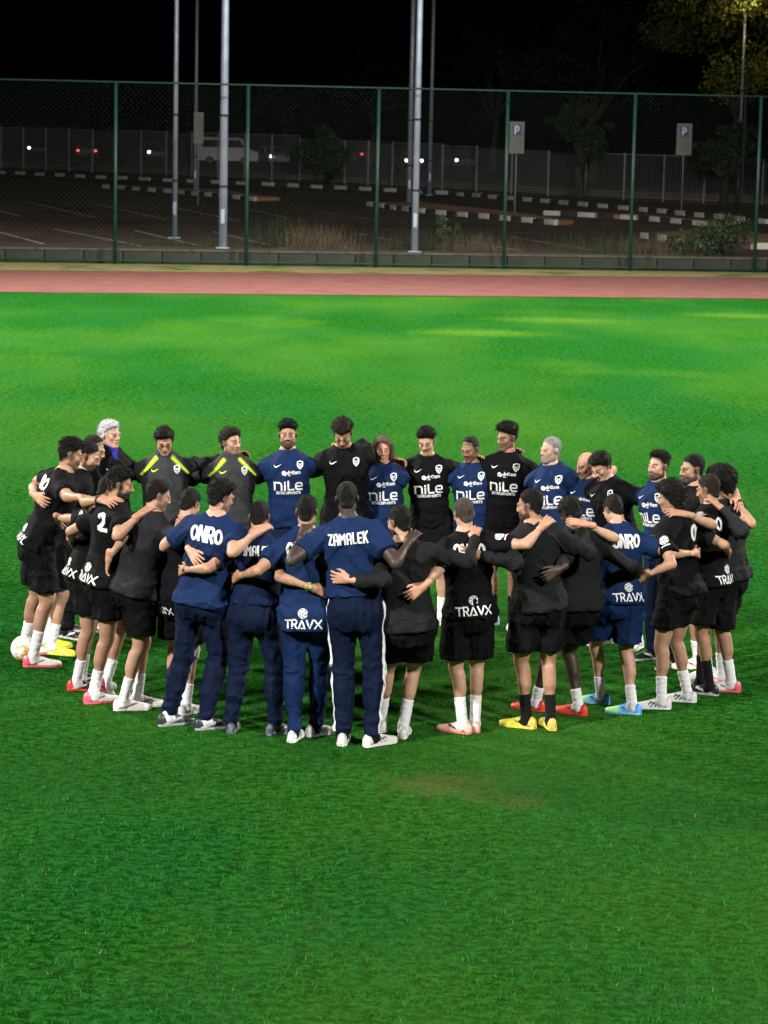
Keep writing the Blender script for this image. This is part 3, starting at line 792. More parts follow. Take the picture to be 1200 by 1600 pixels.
def head_parts(s, a, parent):
    k = s.k ** .6 * .93; o = s.hc; H = s.H
    P = lambda x, y, z: o + (x * H[0] + y * H[1] + z * H[2]) * k
    F = Field(o - .19, o + .19, .0062)
    sc = lambda *r: np.array(r) * k
    F.ell(P(0, -.018, .036), sc(.073, .096, .086), H)
    rv = np.random.default_rng(s.i * 17 + 3).uniform(-1, 1, 6); fw_ = 1 + .07 * rv[0]; nl_ = .006 * rv[1]; ch_ = .006 * rv[2]; br_ = .003 * rv[3]
    F.ell(P(0, .022, -.03), sc(.060 * fw_, .070, .088), H, .03)
    for g in (-1, 1):
        F.cap(P(g * .045 * fw_, .005, -.060), P(g * .018 * fw_, .062, -.100), .018 * k, .017 * k, .025)
        F.ell(P(g * .040, .062, -.020), sc(.021, .020, .022), H, .018)
        F.ell(P(g * .032, .104, .004), sc(.021, .020, .014), H, .010, True)
        F.cap(P(g * .046, .078, .022), P(g * .010, .094, .020), .0095 * k + br_, .0095 * k + br_, .010)
        F.ell(P(g * .031, .083, .002), sc(.0135, .012, .0105), H, .003)
        F.ell(P(g * .079, -.012, -.004), sc(.010, .020, .032), H, .006)
    F.cap(P(0, .094, .014), P(0, .113 + nl_, -.028 - nl_), .0085 * k, .0120 * k, .010)
    for g in (-1, 1): F.ell(P(g * .013, .101, -.032), sc(.010, .011, .009), H, .006)
    F.cap(P(-.018, .089, -.056), P(.018, .089, -.056), .0085 * k, .0085 * k, .007)
    F.cap(P(-.014, .088, -.068), P(.014, .088, -.068), .0085 * k, .0085 * k, .006)
    F.ell(P(0, .074 + ch_, -.098 - ch_ * .7), sc(.026 * fw_, .020, .020), H, .02)
    F.cap(P(0, -.022, -.05), s.T((0, -.005, .57 * s.k)), .053 * k, .060 * k, .025)
    if a.get('beard', 0) >= 2:
        F.rough(lambda p: -.006 * np.clip(1 - np.abs((p - o) @ H[2] / k + .085) / .06, 0, 1) * (((p - o) @ H[1]) > .0))
    v, f = F.mesh(1)
    # colouring: brows, eyes, lips, stubble
    q = (v - o) @ H.T / k; x, y, z = q.T; ax = np.abs(x)
    skin = np.array(a['skin']); col = np.tile(skin, (len(v), 1))
    hair = np.array(a['hc'])
    def paint(m, c, w=1.0):
        m = (np.clip(m, 0, 1) * w)[:, None]; col[:] = col * (1 - m) + np.asarray(c) * m
    sm = lambda d, w: np.clip(.5 - d / w, 0, 1)
    front = sm(-(y - .05), .03)
    red = skin * np.array([1.12, .82, .78])
    paint(front * sm(np.hypot(ax - .04, (z + .025)) - .018, .02), red, .35)
    paint(front * sm(np.hypot(ax, z + .03) - .014, .012), red, .4)
    paint(sm(.076 - ax, .006) * sm(np.abs(z) - .035, .01), red, .4)
    bt = a.get('beard', 0)
    if bt:
        jaw = sm(z + .046 + .35 * np.clip(ax - .03, 0, 1) - .5 * np.clip(.03 - y, 0, .05), .014) * sm(-(y + .005), .02) * sm(-.132 - z, .02)
        mou = sm(np.abs(z + .046) - .006, .006) * sm(ax - .028, .01) * front
        side = sm(np.abs(y - .012) - .014, .012) * sm(z - .01, .03) * sm(.055 - ax, .01)
        m = np.clip(jaw + mou + side, 0, 1)
        paint(m, a.get('bc', hair), {1: .5, 2: .85, 3: .95}[bt])
        if bt == 4 - 1: pass
    if a.get('mous') : paint(sm(np.abs(z + .046) - .008, .006) * sm(ax - .03, .01) * front, hair, .9)
    lips = sm(np.hypot(ax * .35, z + .062) - .009, .005) * sm(-(y - .075), .01)
    paint(lips, skin * np.array([.70, .50, .48]), .55)
    brow = sm(np.abs(z - .026 + .12 * np.clip(ax - .03, 0, 1)) - .0055, .006) * sm(np.abs(ax - .031) - .021, .008) * front
    paint(brow, hair if a['hs'] not in ('long', 'white') else (HBR if a['hs'] == 'long' else skin * .6), .9)
    eye = sm(np.hypot((ax - .031) * .55, z - .003) - .0075, .006) * sm(-(y - .065), .006)
    paint(eye, skin * .42, .8)
    paint(sm(np.hypot(ax - .030, z - .003) - .0055, .004) * sm(-(y - .07), .006), (.015, .011, .009), .9)
    paint(sm(np.abs(z + .062) - .0022, .003) * sm(ax - .020, .008) * sm(-(y - .07), .01), skin * .3, .8)
    if a['hs'] not in ('bald',):
        hl = z - np.interp(y, [-.12, -.06, -.025, .0, .03, .055, .08, .12], [-.085, -.08, -.035, -.005, .025, .062, .074, .08])
        paint(sm(-hl, .02) * sm(ax - .2, .02), hair, .75)
    else:
        paint(sm(np.abs(z - .0) - .04, .03) * sm(y - .0, .03), hair, .45)
    return v, f, col

HLY = [-.12, -.06, -.025, .0, .03, .055, .08, .12]
def hair_mesh(s, a, parent):
    hs = a['hs']; k = s.k ** .6 * .93; o = s.hc; H = s.H
    if hs == 'bald': return
    P = lambda x, y, z: o + (x * H[0] + y * H[1] + z * H[2]) * k
    sc = lambda *r: np.array(r) * k
    th = {'short': .009, 'crop': .0065, 'mid': .014, 'curly': .025, 'afro': .036, 'quiff': .014, 'long': .014, 'dreads': .012, 'white': .017, 'fadecurl': .021}[hs]
    F = Field(o - .22, o + .20, .0064)
    F.ell(P(0, -.018, .036), sc(.073, .096, .086) + th, H)
    F.cap(P(0, -.030, .01), P(0, -.034, -.10), .060 * k + th * .7, .055 * k + th * .5, .02)
    if hs in ('curly', 'afro', 'fadecurl', 'quiff'):
        F.ell(P(0, .005, .075), sc(.066, .080, .055) + th * .9, H, .02)
    if hs in ('white', 'mid'):
        F.ell(P(.01, .02, .08), sc(.066, .075, .045) + th * .6, H, .02)
    line = np.array([-.085, -.08, -.035, .008, .034, .066, .082, .09])
    rec = a.get('rec', 0.0)
    if rec: line = line + np.array([0, 0, 0, 0, .01, .03, .035, .03]) * rec
    hi = hs in ('short', 'crop', 'fadecurl', 'curly', 'quiff') and a.get('fade', 1)
    if hs in ('long', 'afro'): line = line + np.array([-.04, -.04, -.03, -.012, 0, 0, 0, 0])
    nz = {'short': (.003, 130, .002, 220), 'crop': (.0015, 130, .001, 220), 'mid': (.006, 70, .003, 150), 'curly': (.010, 62, .005, 130), 'afro': (.012, 55, .006, 120),
          'quiff': (.007, 60, .004, 130), 'long': (.007, 50, .003, 120), 'dreads': (.006, 70, .003, 150), 'white': (.006, 48, .003, 120), 'fadecurl': (.010, 65, .005, 130)}[hs]
    def shape(p):
        q = (p - o) @ H.T / k; x, y, z = q.T
        d = nz[0] * vnoise(p * nz[1] + s.i * 7.3) + nz[2] * vnoise(p * nz[3] + s.i * 3.1)
        if hi:   # faded sides and back
            d = d + min(th * .85, th - .0035) * np.clip((.088 - z) / .055, 0, 1)
        ln = np.interp(y, HLY, line)
        if rec: ln = ln + rec * .02 * np.clip((np.abs(x) - .02) / .03, 0, 1) * (y > .03)
        t = np.clip((z - ln + .009 * vnoise(p * 75) + .004 * vnoise(p * 150)) / (.012 + .55 * th), -.5, 1)      # thins out to nothing at the hairline
        return d + (th + .004) * (1 - t) ** 1.5
    F.rough(shape, .06)
    # hairline
    X, Y, Z = F.ax[0][:, None, None] - o[0], F.ax[1][None, :, None] - o[1], F.ax[2][None, None, :] - o[2]
    y = (X*H[1][0] + Y*H[1][1] + Z*H[1][2]) / k; z = (X*H[2][0] + Y*H[2][1] + Z*H[2][2]) / k; x = (X*H[0][0] + Y*H[0][1] + Z*H[0][2]) / k
    ln = np.interp(y, HLY, line)
    if rec: ln = ln + rec * .02 * np.clip((np.abs(x) - .02) / .03, 0, 1) * (y > .03)
    cutd = (ln - .012 - z) * .8 * k
    F.d = np.maximum(F.d, cutd.astype(np.float32))
    if hs == 'long':
        for g in (-1, 1):
            F.cap(P(g * .082, -.01, .03), P(g * .088, .018, -.075), .026 * k, .022 * k, .02)
            F.cap(P(g * .06, -.07, .0), P(g * .066, -.055, -.105), .04 * k, .03 * k, .02)
        F.rough(lambda p: .005 * vnoise(p * np.array([90, 90, 22]) + 3), .03)
    if hs == 'dreads':
        r = np.random.default_rng(s.i)
        for j in range(46):
            an = r.uniform(0, 2 * math.pi); el = r.uniform(.1, 1.35)
            st = np.array([math.cos(an) * math.cos(el) * .078, math.sin(an) * math.cos(el) * .098 - .018, math.sin(el) * .088 + .036])
            if st[1] > .055: continue
            e = st * np.array([1.18, 1.12, 1]) + np.array([0, -.01, -.07 - .05 * r.random()])
            m = (st * 1.12 + e) / 2 + np.array([0, 0, .02])
            F.cap(P(*st), P(*m), .009 * k, .010 * k, .004); F.cap(P(*m), P(*e), .010 * k, .007 * k, .004)
    v, f = F.mesh(1)
    # loose strands break up the outline
    g = np.random.default_rng(s.i + 90)
    nrmv = np.zeros_like(v); e1 = v[f[:, 1]] - v[f[:, 0]]; e2 = v[f[:, 3]] - v[f[:, 0]]; fn_ = np.cross(e1, e2)
    for c_ in range(4):
        for d_ in range(3): nrmv[:, d_] += np.bincount(f[:, c_], weights=fn_[:, d_], minlength=len(v))
    nrmv /= np.linalg.norm(nrmv, axis=1)[:, None] + 1e-9
    zz = (v - o) @ H[2] / k
    cand = np.nonzero(zz > (-.1 if hs == 'long' else .065 if hi else .0))[0]
    n = {'crop': 250, 'short': 500, 'bald': 0}.get(hs, 900); pk = g.choice(cand, n)
    ln_h = {'crop': .004, 'short': .008, 'mid': .014, 'quiff': .016, 'white': .014, 'long': .035, 'curly': .017, 'afro': .018, 'fadecurl': .015, 'dreads': .012}[hs]
    dr = nrmv[pk] + g.normal(0, .6, (n, 3)) - (H[2] * 1.6 if hs == 'long' else 0); dr /= np.linalg.norm(dr, axis=1)[:, None]
    sd_ = np.cross(dr, g.normal(size=(n, 3))); sd_ /= np.linalg.norm(sd_, axis=1)[:, None]
    L_ = (ln_h * g.uniform(.5, 1.4, n))[:, None]; b0 = v[pk] - nrmv[pk] * .002; w_ = .0022
    sv = np.stack([b0 - sd_ * w_, b0 + sd_ * w_, b0 + dr * L_ + sd_ * w_ * .3, b0 + dr * L_ - sd_ * w_ * .3], 1).reshape(-1, 3)
    f = np.concatenate([f, np.arange(4 * n).reshape(n, 4) + len(v)]); v = np.concatenate([v, sv])
    col = np.tile(np.array(a['hc']), (len(v), 1)) * (1 + .45 * vnoise(v * 90)[:, None])
    link_mesh('hair', v, f, M_HAIR, parent, col)

def bare_body(s, a, arms):
    k = s.k; h = .0135
    pts = np.array([s.pel, s.neck] + s.knee + s.ank + s.hip + [x for ar in arms for x in (ar[0], ar[1])])
    F = Field(pts.min(0) - .17, pts.max(0) + .17, h)
    z, aa, bb, cc = s.prof
    F.loft(s.pel, s.A, z, aa, bb, cc)
    mus = a.get('mus', .84 if a['top'] == 'long' else 1.0); tm = .82 if a['bot'] == 'trousers' else 1.05
    for j, sg in ((0, -1), (1, 1)):
        E, W = arms[j][0], arms[j][1]; S = s.sh[j]
        F.cap(s.T((sg * .05 * k, -.02 * k, .555 * k)), S, .05 * k, .052 * k, .04)
        F.cap(S, E, .055 * k * mus, .039 * k * mus, .03)
        F.cap(S * .62 + E * .38, S * .36 + E * .64, .049 * k * mus, .044 * k * mus, .02)
        F.cap(E, W, .036 * k * mus, .0245 * k, .015)
        F.cap(E * .88 + W * .12, E * .60 + W * .40, .042 * k * mus, .034 * k, .018)
        ob = nrm(E - (S + W) / 2)
        if a['top'] != 'long': F.ell(E + ob * .020 * k, np.array([.026, .026, .026]) * k, None, .012)
        hp, kn, an = s.hip[j], s.knee[j], s.ank[j]
        F.cap(hp, kn, .086 * k * tm, .053 * k * min(1, tm * 1.1), .03)
        F.cap(hp * .5 + kn * .5, kn * .85 + hp * .15, .070 * k * tm, .056 * k * tm, .03)
        fwd = s.fdir[j][0]
        F.cap(kn + fwd * .010, kn * .9 + an * .1 + fwd * .012, .050 * k, .046 * k, .02)
        F.cap(kn, an, .046 * k, .034 * k, .015)
        sh = an - kn
        F.cap(kn + sh * .16 - fwd * .016, kn + sh * .42 - fwd * .016, .046 * k * tm, .043 * k * tm, .025)
        F.cap(an, an - np.array([0, 0, .03]), .034 * k, .036 * k, .01)
    F.cap(s.T((0, -.012 * k, .54 * k)), s.neck + s.H[2] * .05, .062 * k, .052 * k, .04)
    v, f = F.mesh(2)
    return v, f

def creases(s, amp, seedo, kind, k):
    '''long sharp creases: diagonal pulls from the armpits, bunching at the hem, crumples behind knees and above shoes'''
    def ridge(n): return np.clip(1 - np.abs(n) * 2.6, 0, 1) ** 1.5
    def fn(p):
        q = (p - s.pel) @ s.A.T / k if kind == 'shirt' else (p - s.pel) / k
        x, y, z = q.T; wob = .02 * vnoise(p * 9 + seedo)
        d = amp * .5 * (vnoise(p * np.array([9, 9, 5]) + seedo + 31))
        if kind == 'shirt':
            sx = np.sign(x); ax = np.abs(x)
            u = ax * .80 + z * .60 + wob; v = -ax * .6 + z * .8
            n1 = vnoise(np.column_stack([u * 17, v * 3.2 + sx * 5, y * 3]) + seedo)
            n2 = vnoise(np.column_stack([x * 5, z * 20 + 3 * wob * 20, y * 5]) + seedo + 7)
            n3 = vnoise(np.column_stack([x * 15 + wob * 15, z * 2.5, y * 9]) + seedo + 13)
            up = np.clip((z - .12) / .2, 0, 1); low = np.clip((.22 - z) / .2, 0, 1)
            return d - amp * (ridge(n1) * up * .9 + ridge(n2) * low * .7 + ridge(n3) * .55 * low)
        zz = p[:, 2] / k
        n1 = vnoise(np.column_stack([p[:, 0] * 7, p[:, 1] * 7, zz * 22 + wob * 30]) + seedo)
        n2 = vnoise(np.column_stack([p[:, 0] * 16 + wob * 10, p[:, 1] * 16, zz * 2.6]) + seedo + 5)
        n3 = vnoise(np.column_stack([p[:, 0] * 10 + zz * 9, p[:, 1] * 8, zz * 12 - p[:, 0] * 8]) + seedo + 9)
        if kind == 'trousers':
            w = np.clip((.34 - zz) / .2, 0, 1) + np.exp(-((zz - .50) / .06) ** 2)
            return d - amp * (ridge(n1) * w * .9 + ridge(n2) * (1 - .6 * np.clip(w, 0, 1)) * .7 + ridge(n3) * .4)
        return d - amp * (ridge(n2) * .9 + ridge(n3) * .5)
    return fn

def fold_noise(s, amp, k, seedo, stretch=(1, 1, 1)):
    st = np.array(stretch)
    def fn(p):
        w = p + .03 * np.stack([vnoise(p * 7 + seedo), vnoise(p * 7 + seedo + 11), vnoise(p * 7 + seedo + 23)], 1)
        n = vnoise(w * 13 * st + seedo) + .55 * vnoise(w * 27 * st + seedo + 5)
        r = 1 - 2 * np.abs(vnoise(w * 9 * st + seedo + 17))      # ridged: creases
        return amp * (n * .6 - .5 * np.clip(r, -.3, 1))
    return fn

def shirt(s, a, arms, parent):
    k = s.k; ln = a['top']; h = .0125
    E = [ar[0] for ar in arms]; W = [ar[1] for ar in arms]
    pts = np.array([s.T((0, 0, -.16 * k)), s.neck] + s.sh + [S + (e - S) * 1.0 for S, e in zip(s.sh, E)] + (W if ln == 'long' else []))
    F = Field(pts.min(0) - .24, pts.max(0) + .24, h)
    z, aa, bb, cc = s.prof
    hem = a.get('hem', -.04) * k
    loose = a.get('ease', .022)
    zz = np.linspace(hem - .02, .60 * k, 26)
    A_ = np.interp(zz, z, aa); B_ = np.interp(zz, z, bb); C_ = np.interp(zz, z, cc)
    drape = np.clip((.36 * k - zz) / (.36 * k), 0, 1)
    A_ = A_ + loose + .012 * drape; B_ = B_ + loose + .010 * drape
    A_ = np.where(zz < .2 * k, np.maximum(A_, .164 * k * (1 + .5 * (s.g - 1)) + .008), A_); B_ = np.where(zz < .2 * k, np.maximum(B_, .122 * k + .020), B_)
    C_ = C_ - .012 * np.clip((.06 * k - zz) / (.1 * k), 0, 1)
    top = np.clip((zz - .525 * k) / (.07 * k), 0, 1)
    A_ = A_ - top * (loose - .008); B_ = B_ - top * (loose - .008)
    F.loft(s.pel, s.A, zz, A_, B_, C_, 0, 2.25)
    for j, sg in ((0, -1), (1, 1)):
        S = s.sh[j]; e = E[j]; w = W[j]; d = nrm(e - S)
        F.cap(s.T((sg * .055 * k, -.015 * k, .548 * k)), S + np.array([0, 0, .002]), .056 * k, .062 * k, .05)
        if ln == 'long':
            F.cap(S, e, .064 * k, .050 * k, .045)
            F.cap(e, w - .0 * (w - e), .049 * k, .034 * k, .02)
        else:
            tip = S + (e - S) * a.get('slv', .66)
            F.cap(S, tip + d * .03, .066 * k, .066 * k + .004, .045)
    sd = s.i * 13.7
    F.rough(creases(s, a.get('fold', .022), sd, 'shirt', k), .04)
    # cuffs and hem
    F.cut(s.T((0, 0, hem)), -s.A[2])
    for j in (0, 1):
        S = s.sh[j]; e = E[j]; w = W[j]
        if ln == 'long':
            p, n = w - nrm(w - e) * .005, nrm(w - e)
            c = p
        else:
            n = nrm(e - S); p = S + (e - S) * a.get('slv', .66); c = p
        # cut only near the sleeve end
        q = F.sub(c - .22, c + .22)
        if q:
            sl, X, Y, Z = q
            v = (X-p[0])*n[0] + (Y-p[1])*n[1] + (Z-p[2])*n[2]
            rad = np.sqrt(np.maximum(0, (X-p[0])**2 + (Y-p[1])**2 + (Z-p[2])**2 - v*v))
            v = np.where((rad < .12) & (v < .13), v, -1.0)
            F.d[sl] = np.maximum(F.d[sl], v.astype(np.float32))
    # collar
    ck = a.get('collar', 'crew')
    nr = .068 * k
    if ck == 'high':
        F.cap(s.T((0, -.004, .575 * k)), s.T((0, .004, .645 * k)), nr + .006, nr, .02)
        F.cut(s.T((0, .01, .655 * k)), s.A[2] * .95 + s.A[1] * .25)
    else:
        F.loft(s.pel, s.A, [.555 * k, .58 * k, .612 * k], [nr + .03, nr + .012, nr + .002], [nr + .02, nr + .008, nr], [-.008 * k, -.004 * k, .004 * k], .012)
    v, f = F.mesh(1)
    q = (v - s.pel) @ s.A.T / k; x, y, z_ = q.T
    col = np.tile(np.array(a['tc'], float), (len(v), 1))
    nrmf = 1 + .10 * vnoise(v * 6 + sd)[:, None]
    if a.get('pattern') == 'neon':
        body = (np.abs(x) < .165 - .25 * np.clip(z_ - .42, 0, 1)) & (z_ < .5)
        t = np.clip((.16 - np.abs(x)) / .03, 0, 1)
        col = np.array([.008, .008, .009]) * (1 - t[:, None]) + np.array([.030, .031, .034]) * t[:, None]
        tt = np.clip(((np.abs(x) - .07) * .13 + (z_ - .585) * -.135) / (.13**2 + .135**2), 0, 1)
        dd = np.hypot(np.abs(x) - .07 - tt * .13, z_ - .585 + tt * .135)
        m = np.clip((.020 - .009 * tt - dd) / .009, 0, 1) * np.clip((y + .06) / .02, 0, 1)
        col = col * (1 - m[:, None]) + np.array(NEON) * m[:, None]
    if a.get('pattern') == 'jacket':
        m = np.clip((.05 - np.abs(x) - .35 * np.clip(.63 - z_, 0, 1)) / .012, 0, 1) * (y > .01) * np.clip((z_ - .53) / .02, 0, 1)
        col = col * (1 - m[:, None]) + np.array((.03, .03, .30)) * m[:, None]
    o = link_mesh({'long': 'long_sleeve_top'}.get(ln, 'shirt') if a.get('pattern') != 'jacket' else 'jacket', v, f, M_SHINY if a.get('shiny') else M_CLOTH, parent, col * nrmf)
    return o, v, f

def bottoms(s, a, parent):
    k = s.k; kind = a['bot']; h = .0125
    pts = np.array([s.pel + np.array([0, 0, .1])] + s.hip + s.knee + (s.ank if kind == 'trousers' else []))
    F = Field(pts.min(0) - .19, pts.max(0) + .19, h)
    z, aa, bb, cc = s.prof
    m = z < .13 * k
    zz = np.linspace(-.135 * k, .19 * k, 14)
    F.loft(s.pel, s.A, zz, np.interp(zz, z, aa) + .014, np.interp(zz, z, bb) + .016, np.interp(zz, z, cc) - .004)
    for g in (-1, 1):   # seat
        F.ell(s.pel + np.array([g * .068 * k, -.040 * k, -.05 * k]), np.array([.090, .080, .095]) * k, None, .05)
    for j, sg in ((0, -1), (1, 1)):
        hp, kn, an = s.hip[j], s.knee[j], s.ank[j]
        if kind == 'shorts':
            F.cap(hp - np.array([0, 0, .02]), hp * .08 + kn * .92, .106 * k, .102 * k, .035)
            F.cap(hp * .45 + kn * .55, kn, .100 * k, .104 * k, .02)
        else:
            fit = a.get('fit', 1.0); fwd = s.fdir[j][0]
            F.cap(hp - np.array([0, 0, .02]), kn, .098 * k, .067 * k * fit, .035)
            F.cap(kn, an + np.array([0, 0, -.01]), .065 * k * fit, .047 * k * fit, .02)
            F.cap(kn * .75 + an * .25 - fwd * .012, kn * .5 + an * .5 - fwd * .008, .064 * k * fit, .060 * k * fit, .03)
    sd = s.i * 5.1 + 40
    if kind == 'shorts':
        F.rough(creases(s, .020, sd, 'shorts', k), .04)
        F.cut((0, 0, a.get('len', .56) * k), (0, 0, -1))
    else:
        F.rough(creases(s, .021, sd, 'trousers', k), .04)
        F.cut((0, 0, .075 * k), (0, 0, -1))
    F.cut(s.T((0, 0, .175 * k)), s.A[2])
    v, f = F.mesh(1)
    col = np.tile(np.array(a['bcol'], float), (len(v), 1)) * (1 + .10 * vnoise(v * 6 + sd)[:, None])
    return link_mesh('shorts' if kind == 'shorts' else 'trousers', v, f, M_CLOTH, parent, col), v, f

def shoe(s, a, j, parent):
    k = s.k * .97; an = s.ank[j]; fd, tip = s.fdir[j]
    side = np.array([fd[1], -fd[0], 0]); up = np.array([0, 0, 1.0])
    if tip:     # heel raised: pitch the foot about the ball
        c, t = math.cos(tip), math.sin(tip); f2 = fd * c - up * t; up = up * c + fd * t; fd = f2
    base = an - up * .088 * k
    P = lambda u, v, w: base + (u * fd + v * side + w * up) * k
    us = np.array([-.082, -.074, -.055, -.02, .03, .08, .13, .17, .20, .214, .222])
    hw = np.array([.010, .025, .033, .035, .033, .040, .046, .043, .033, .020, .008])
    ht = np.array([.045, .064, .078, .084, .080, .062, .046, .037, .031, .026, .014])
    F = Field(np.minimum(P(-.12, 0, 0), P(.26, 0, 0)) - .10, np.maximum(P(-.12, 0, 0), P(.26, 0, 0)) + .14, .0056)
    A = np.array([side, up, fd])
    F.loft(base + up * .013 * k, A, us * k, hw * k, ht * k, us * 0, 0, 2.4)
    F.cut(base + up * .010, -up)
    # opening for the ankle
    F.ell(P(-.012, 0, .118), np.array([.036, .036, .036]) * k, None, .006, True)
    v, f = F.mesh(1)
    q = (v - base) @ np.array([fd, side, up]).T / k; u, vv, w = q.T
    st = a['shoe']; col = np.tile(np.array(st[0], float), (len(v), 1))
    def mixc(m, c): col[:] = col * (1 - np.clip(m, 0, 1)[:, None]) + np.asarray(c) * np.clip(m, 0, 1)[:, None]
    mode = st[2] if len(st) > 2 else ''
    if mode == 'heel': mixc((.045 - u) / .03, st[1])
    elif mode == 'toe': mixc((u - .07) / .06, st[1])
    elif mode == 'stripes': mixc(((np.sin((u + w * .9) * 190) > .25) & (u > .015) & (u < .105) & (w > .02) & (w < .065)).astype(float), st[1])
    elif mode == 'mark': mixc(((np.abs(w - .034 - .35 * (u - .03)) < .008) & (u > -.05) & (u < .11)).astype(float), st[1])
    else: mixc((vnoise(v * 40) * .5 + .1), st[1])
    mixc(((np.abs(w - .026 - .30 * (u + .02)) < .0065) & (u > -.045) & (u < .085) & (np.abs(vv) > .012)).astype(float) * .85, np.array((.02, .02, .022)) if np.mean(st[0]) > .12 else np.array((.45, .45, .46)))
    mixc(((w > .068) & (u < .05)).astype(float) * .55, np.array(st[0]) * .35)
    mixc(((u > .02) & (u < .12) & (np.abs(vv) < .019) & (w > .05) & (np.sin(u * 420) > .2)).astype(float) * .8, st[3] if len(st) > 3 else np.array(st[1]))
    so = link_mesh('boot' if a.get('boots', 1) else 'shoe', v, f, M_SHOE, parent, col)
    # sole: lofted outline
    n = 22; ring = []
    tt = np.concatenate([np.linspace(us[0], us[-1], n), np.linspace(us[-1], us[0], n)[1:-1]])
    sg = np.concatenate([np.ones(n), -np.ones(n - 2)])
    hwv = np.interp(tt, us, hw * 1.04 + .002)
    lv = []
    for wz in (0.0, .018):
        for t_, g_, h_ in zip(tt, sg, hwv): lv.append(P(t_, g_ * h_ * (.95 if wz == 0 else 1), wz + .001))
    m = len(tt); fc = [tuple(reversed(range(m))), tuple(range(m, 2*m))] + [(q_, (q_+1) % m, m + (q_+1) % m, m + q_) for q_ in range(m)]
    sc = np.array(st[4] if len(st) > 4 else (.55, .55, .52))
    link_mesh('sole', np.array(lv), fc, M_SHOE, so, np.tile(sc, (len(lv), 1)), smooth=False)

def sock(s, a, j, parent):
    k = s.k; kn, an = s.knee[j], s.ank[j]; d = nrm(kn - an); fd = s.fdir[j][0]
    top = a.get('sockh', .16) * k
    F = Field(an - np.array([.16, .16, .10]), an + d * top + np.array([.16, .16, .06]), .0072)
    F.cap(an - up0 * .045, an, .040 * k, .039 * k)
    F.cap(an, kn, .039 * k, .051 * k, .01)
    F.cap(an - up0 * .03 + fd * .0, an - up0 * .045 + fd * .06, .036 * k, .030 * k, .02)
    sh = kn - an
    F.cap(kn - sh * .16 - fd * .016, kn - sh * .42 - fd * .016, .049 * k, .045 * k, .025)
    F.rough(lambda p: .0035 * vnoise(p * np.array([30, 30, 90]) + s.i + j * 9), .02)
    F.cut(an + d * top, d)
    v, f = F.mesh(1)
    col = np.tile(np.array(a['sock'], float), (len(v), 1))
    link_mesh('sock', v, f, M_SOCK, parent, col)
up0 = np.array([0, 0, 1.0])

FEET = {
 1: {-1: {'yaw': 10}, 1: {'yaw': -8}}, 32: {-1: {'yaw': 5, 'lift': .05, 'tip': .75}, 1: {'yaw': -5}},
 23: {-1: {'yaw': 48}, 1: {'yaw': -5}}, 22: {-1: {'yaw': 40}, 1: {'yaw': 35}}, 24: {-1: {'yaw': 55}, 1: {'yaw': 0}},
 21: {-1: {'yaw': 45}, 1: {'yaw': 55}}, 20: {-1: {'yaw': 40}, 1: {'yaw': 30}}, 26: {-1: {'yaw': 0}, 1: {'yaw': -45}},
 27: {-1: {'yaw': -5}, 1: {'yaw': -45}}, 28: {-1: {'yaw': 5}, 1: {'yaw': -45}}, 29: {-1: {'yaw': -40}, 1: {'yaw': -45}},
 31: {-1: {'yaw': -35}, 1: {'yaw': -35}}, 18: {-1: {'yaw': 20}, 1: {'yaw': 25}}, 33: {-1: {'yaw': -12}, 1: {'yaw': -12}},
 12: {-1: {'yaw': 10}, 1: {'yaw': -20}},
}
# shoe: main colour, second colour, pattern, laces, sole
YEL = ((.55, .50, .03), (.58, .38, .07), 'heel', (.7, .6, .1), (.7, .55, .1)); PINK = ((.58, .56, .53), (.60, .08, .13), 'heel', (.7, .7, .7), (.7, .12, .15))
WHT = ((.56, .55, .53), (.42, .18, .10), 'mark', (.8, .8, .8), (.7, .66, .6)); WST = ((.58, .58, .58), (.01, .01, .01), 'stripes', (.8, .8, .8), (.75, .75, .75))
BLKS = ((.012, .012, .014), (.5, .5, .5), 'mark', (.02, .02, .02), (.5, .5, .5)); REDB = ((.012, .012, .014), (.65, .03, .03), 'heel', (.02, .02, .02), (.6, .05, .04))
RED = ((.60, .045, .03), (.62, .09, .07), 'toe', (.7, .1, .1), (.7, .06, .05)); SKY = ((.06, .28, .70), (.35, .70, .25), 'toe', (.1, .4, .8), (.2, .45, .6))
LTB = ((.35, .55, .75), (.7, .75, .8), 'toe', (.6, .7, .8), (.5, .6, .7)); GRYS = ((.035, .045, .065), (.25, .28, .33), '', (.05, .06, .08), (.12, .13, .15))
DRK = ((.02, .022, .028), (.30, .32, .36), 'mark', (.05, .05, .06), (.30, .31, .33)); ROSE = ((.62, .36, .30), (.015, .015, .015), 'mark', (.6, .5, .45), (.65, .20, .15))
WB = ((.56, .56, .56), (.012, .012, .014), 'stripes', (.02, .02, .02), (.7, .7, .7)); CRM = ((.56, .55, .52), (.25, .25, .26), 'stripes', (.8, .8, .8), (.72, .70, .66))

def person(skin, hs, hc, tc, top='tee', bot='shorts', bcol=BLACK, sock=WHITE, shoe=WHT, L=(SH, .7, .5), R=(SH, .7, .5), label='', **kw):
    d = dict(skin=skin, hs=hs, hc=hc, tc=tc, top=top, bot=bot, bcol=bcol, sock=sock, shoe=shoe, L=L, R=R, label=label); d.update(kw); return d

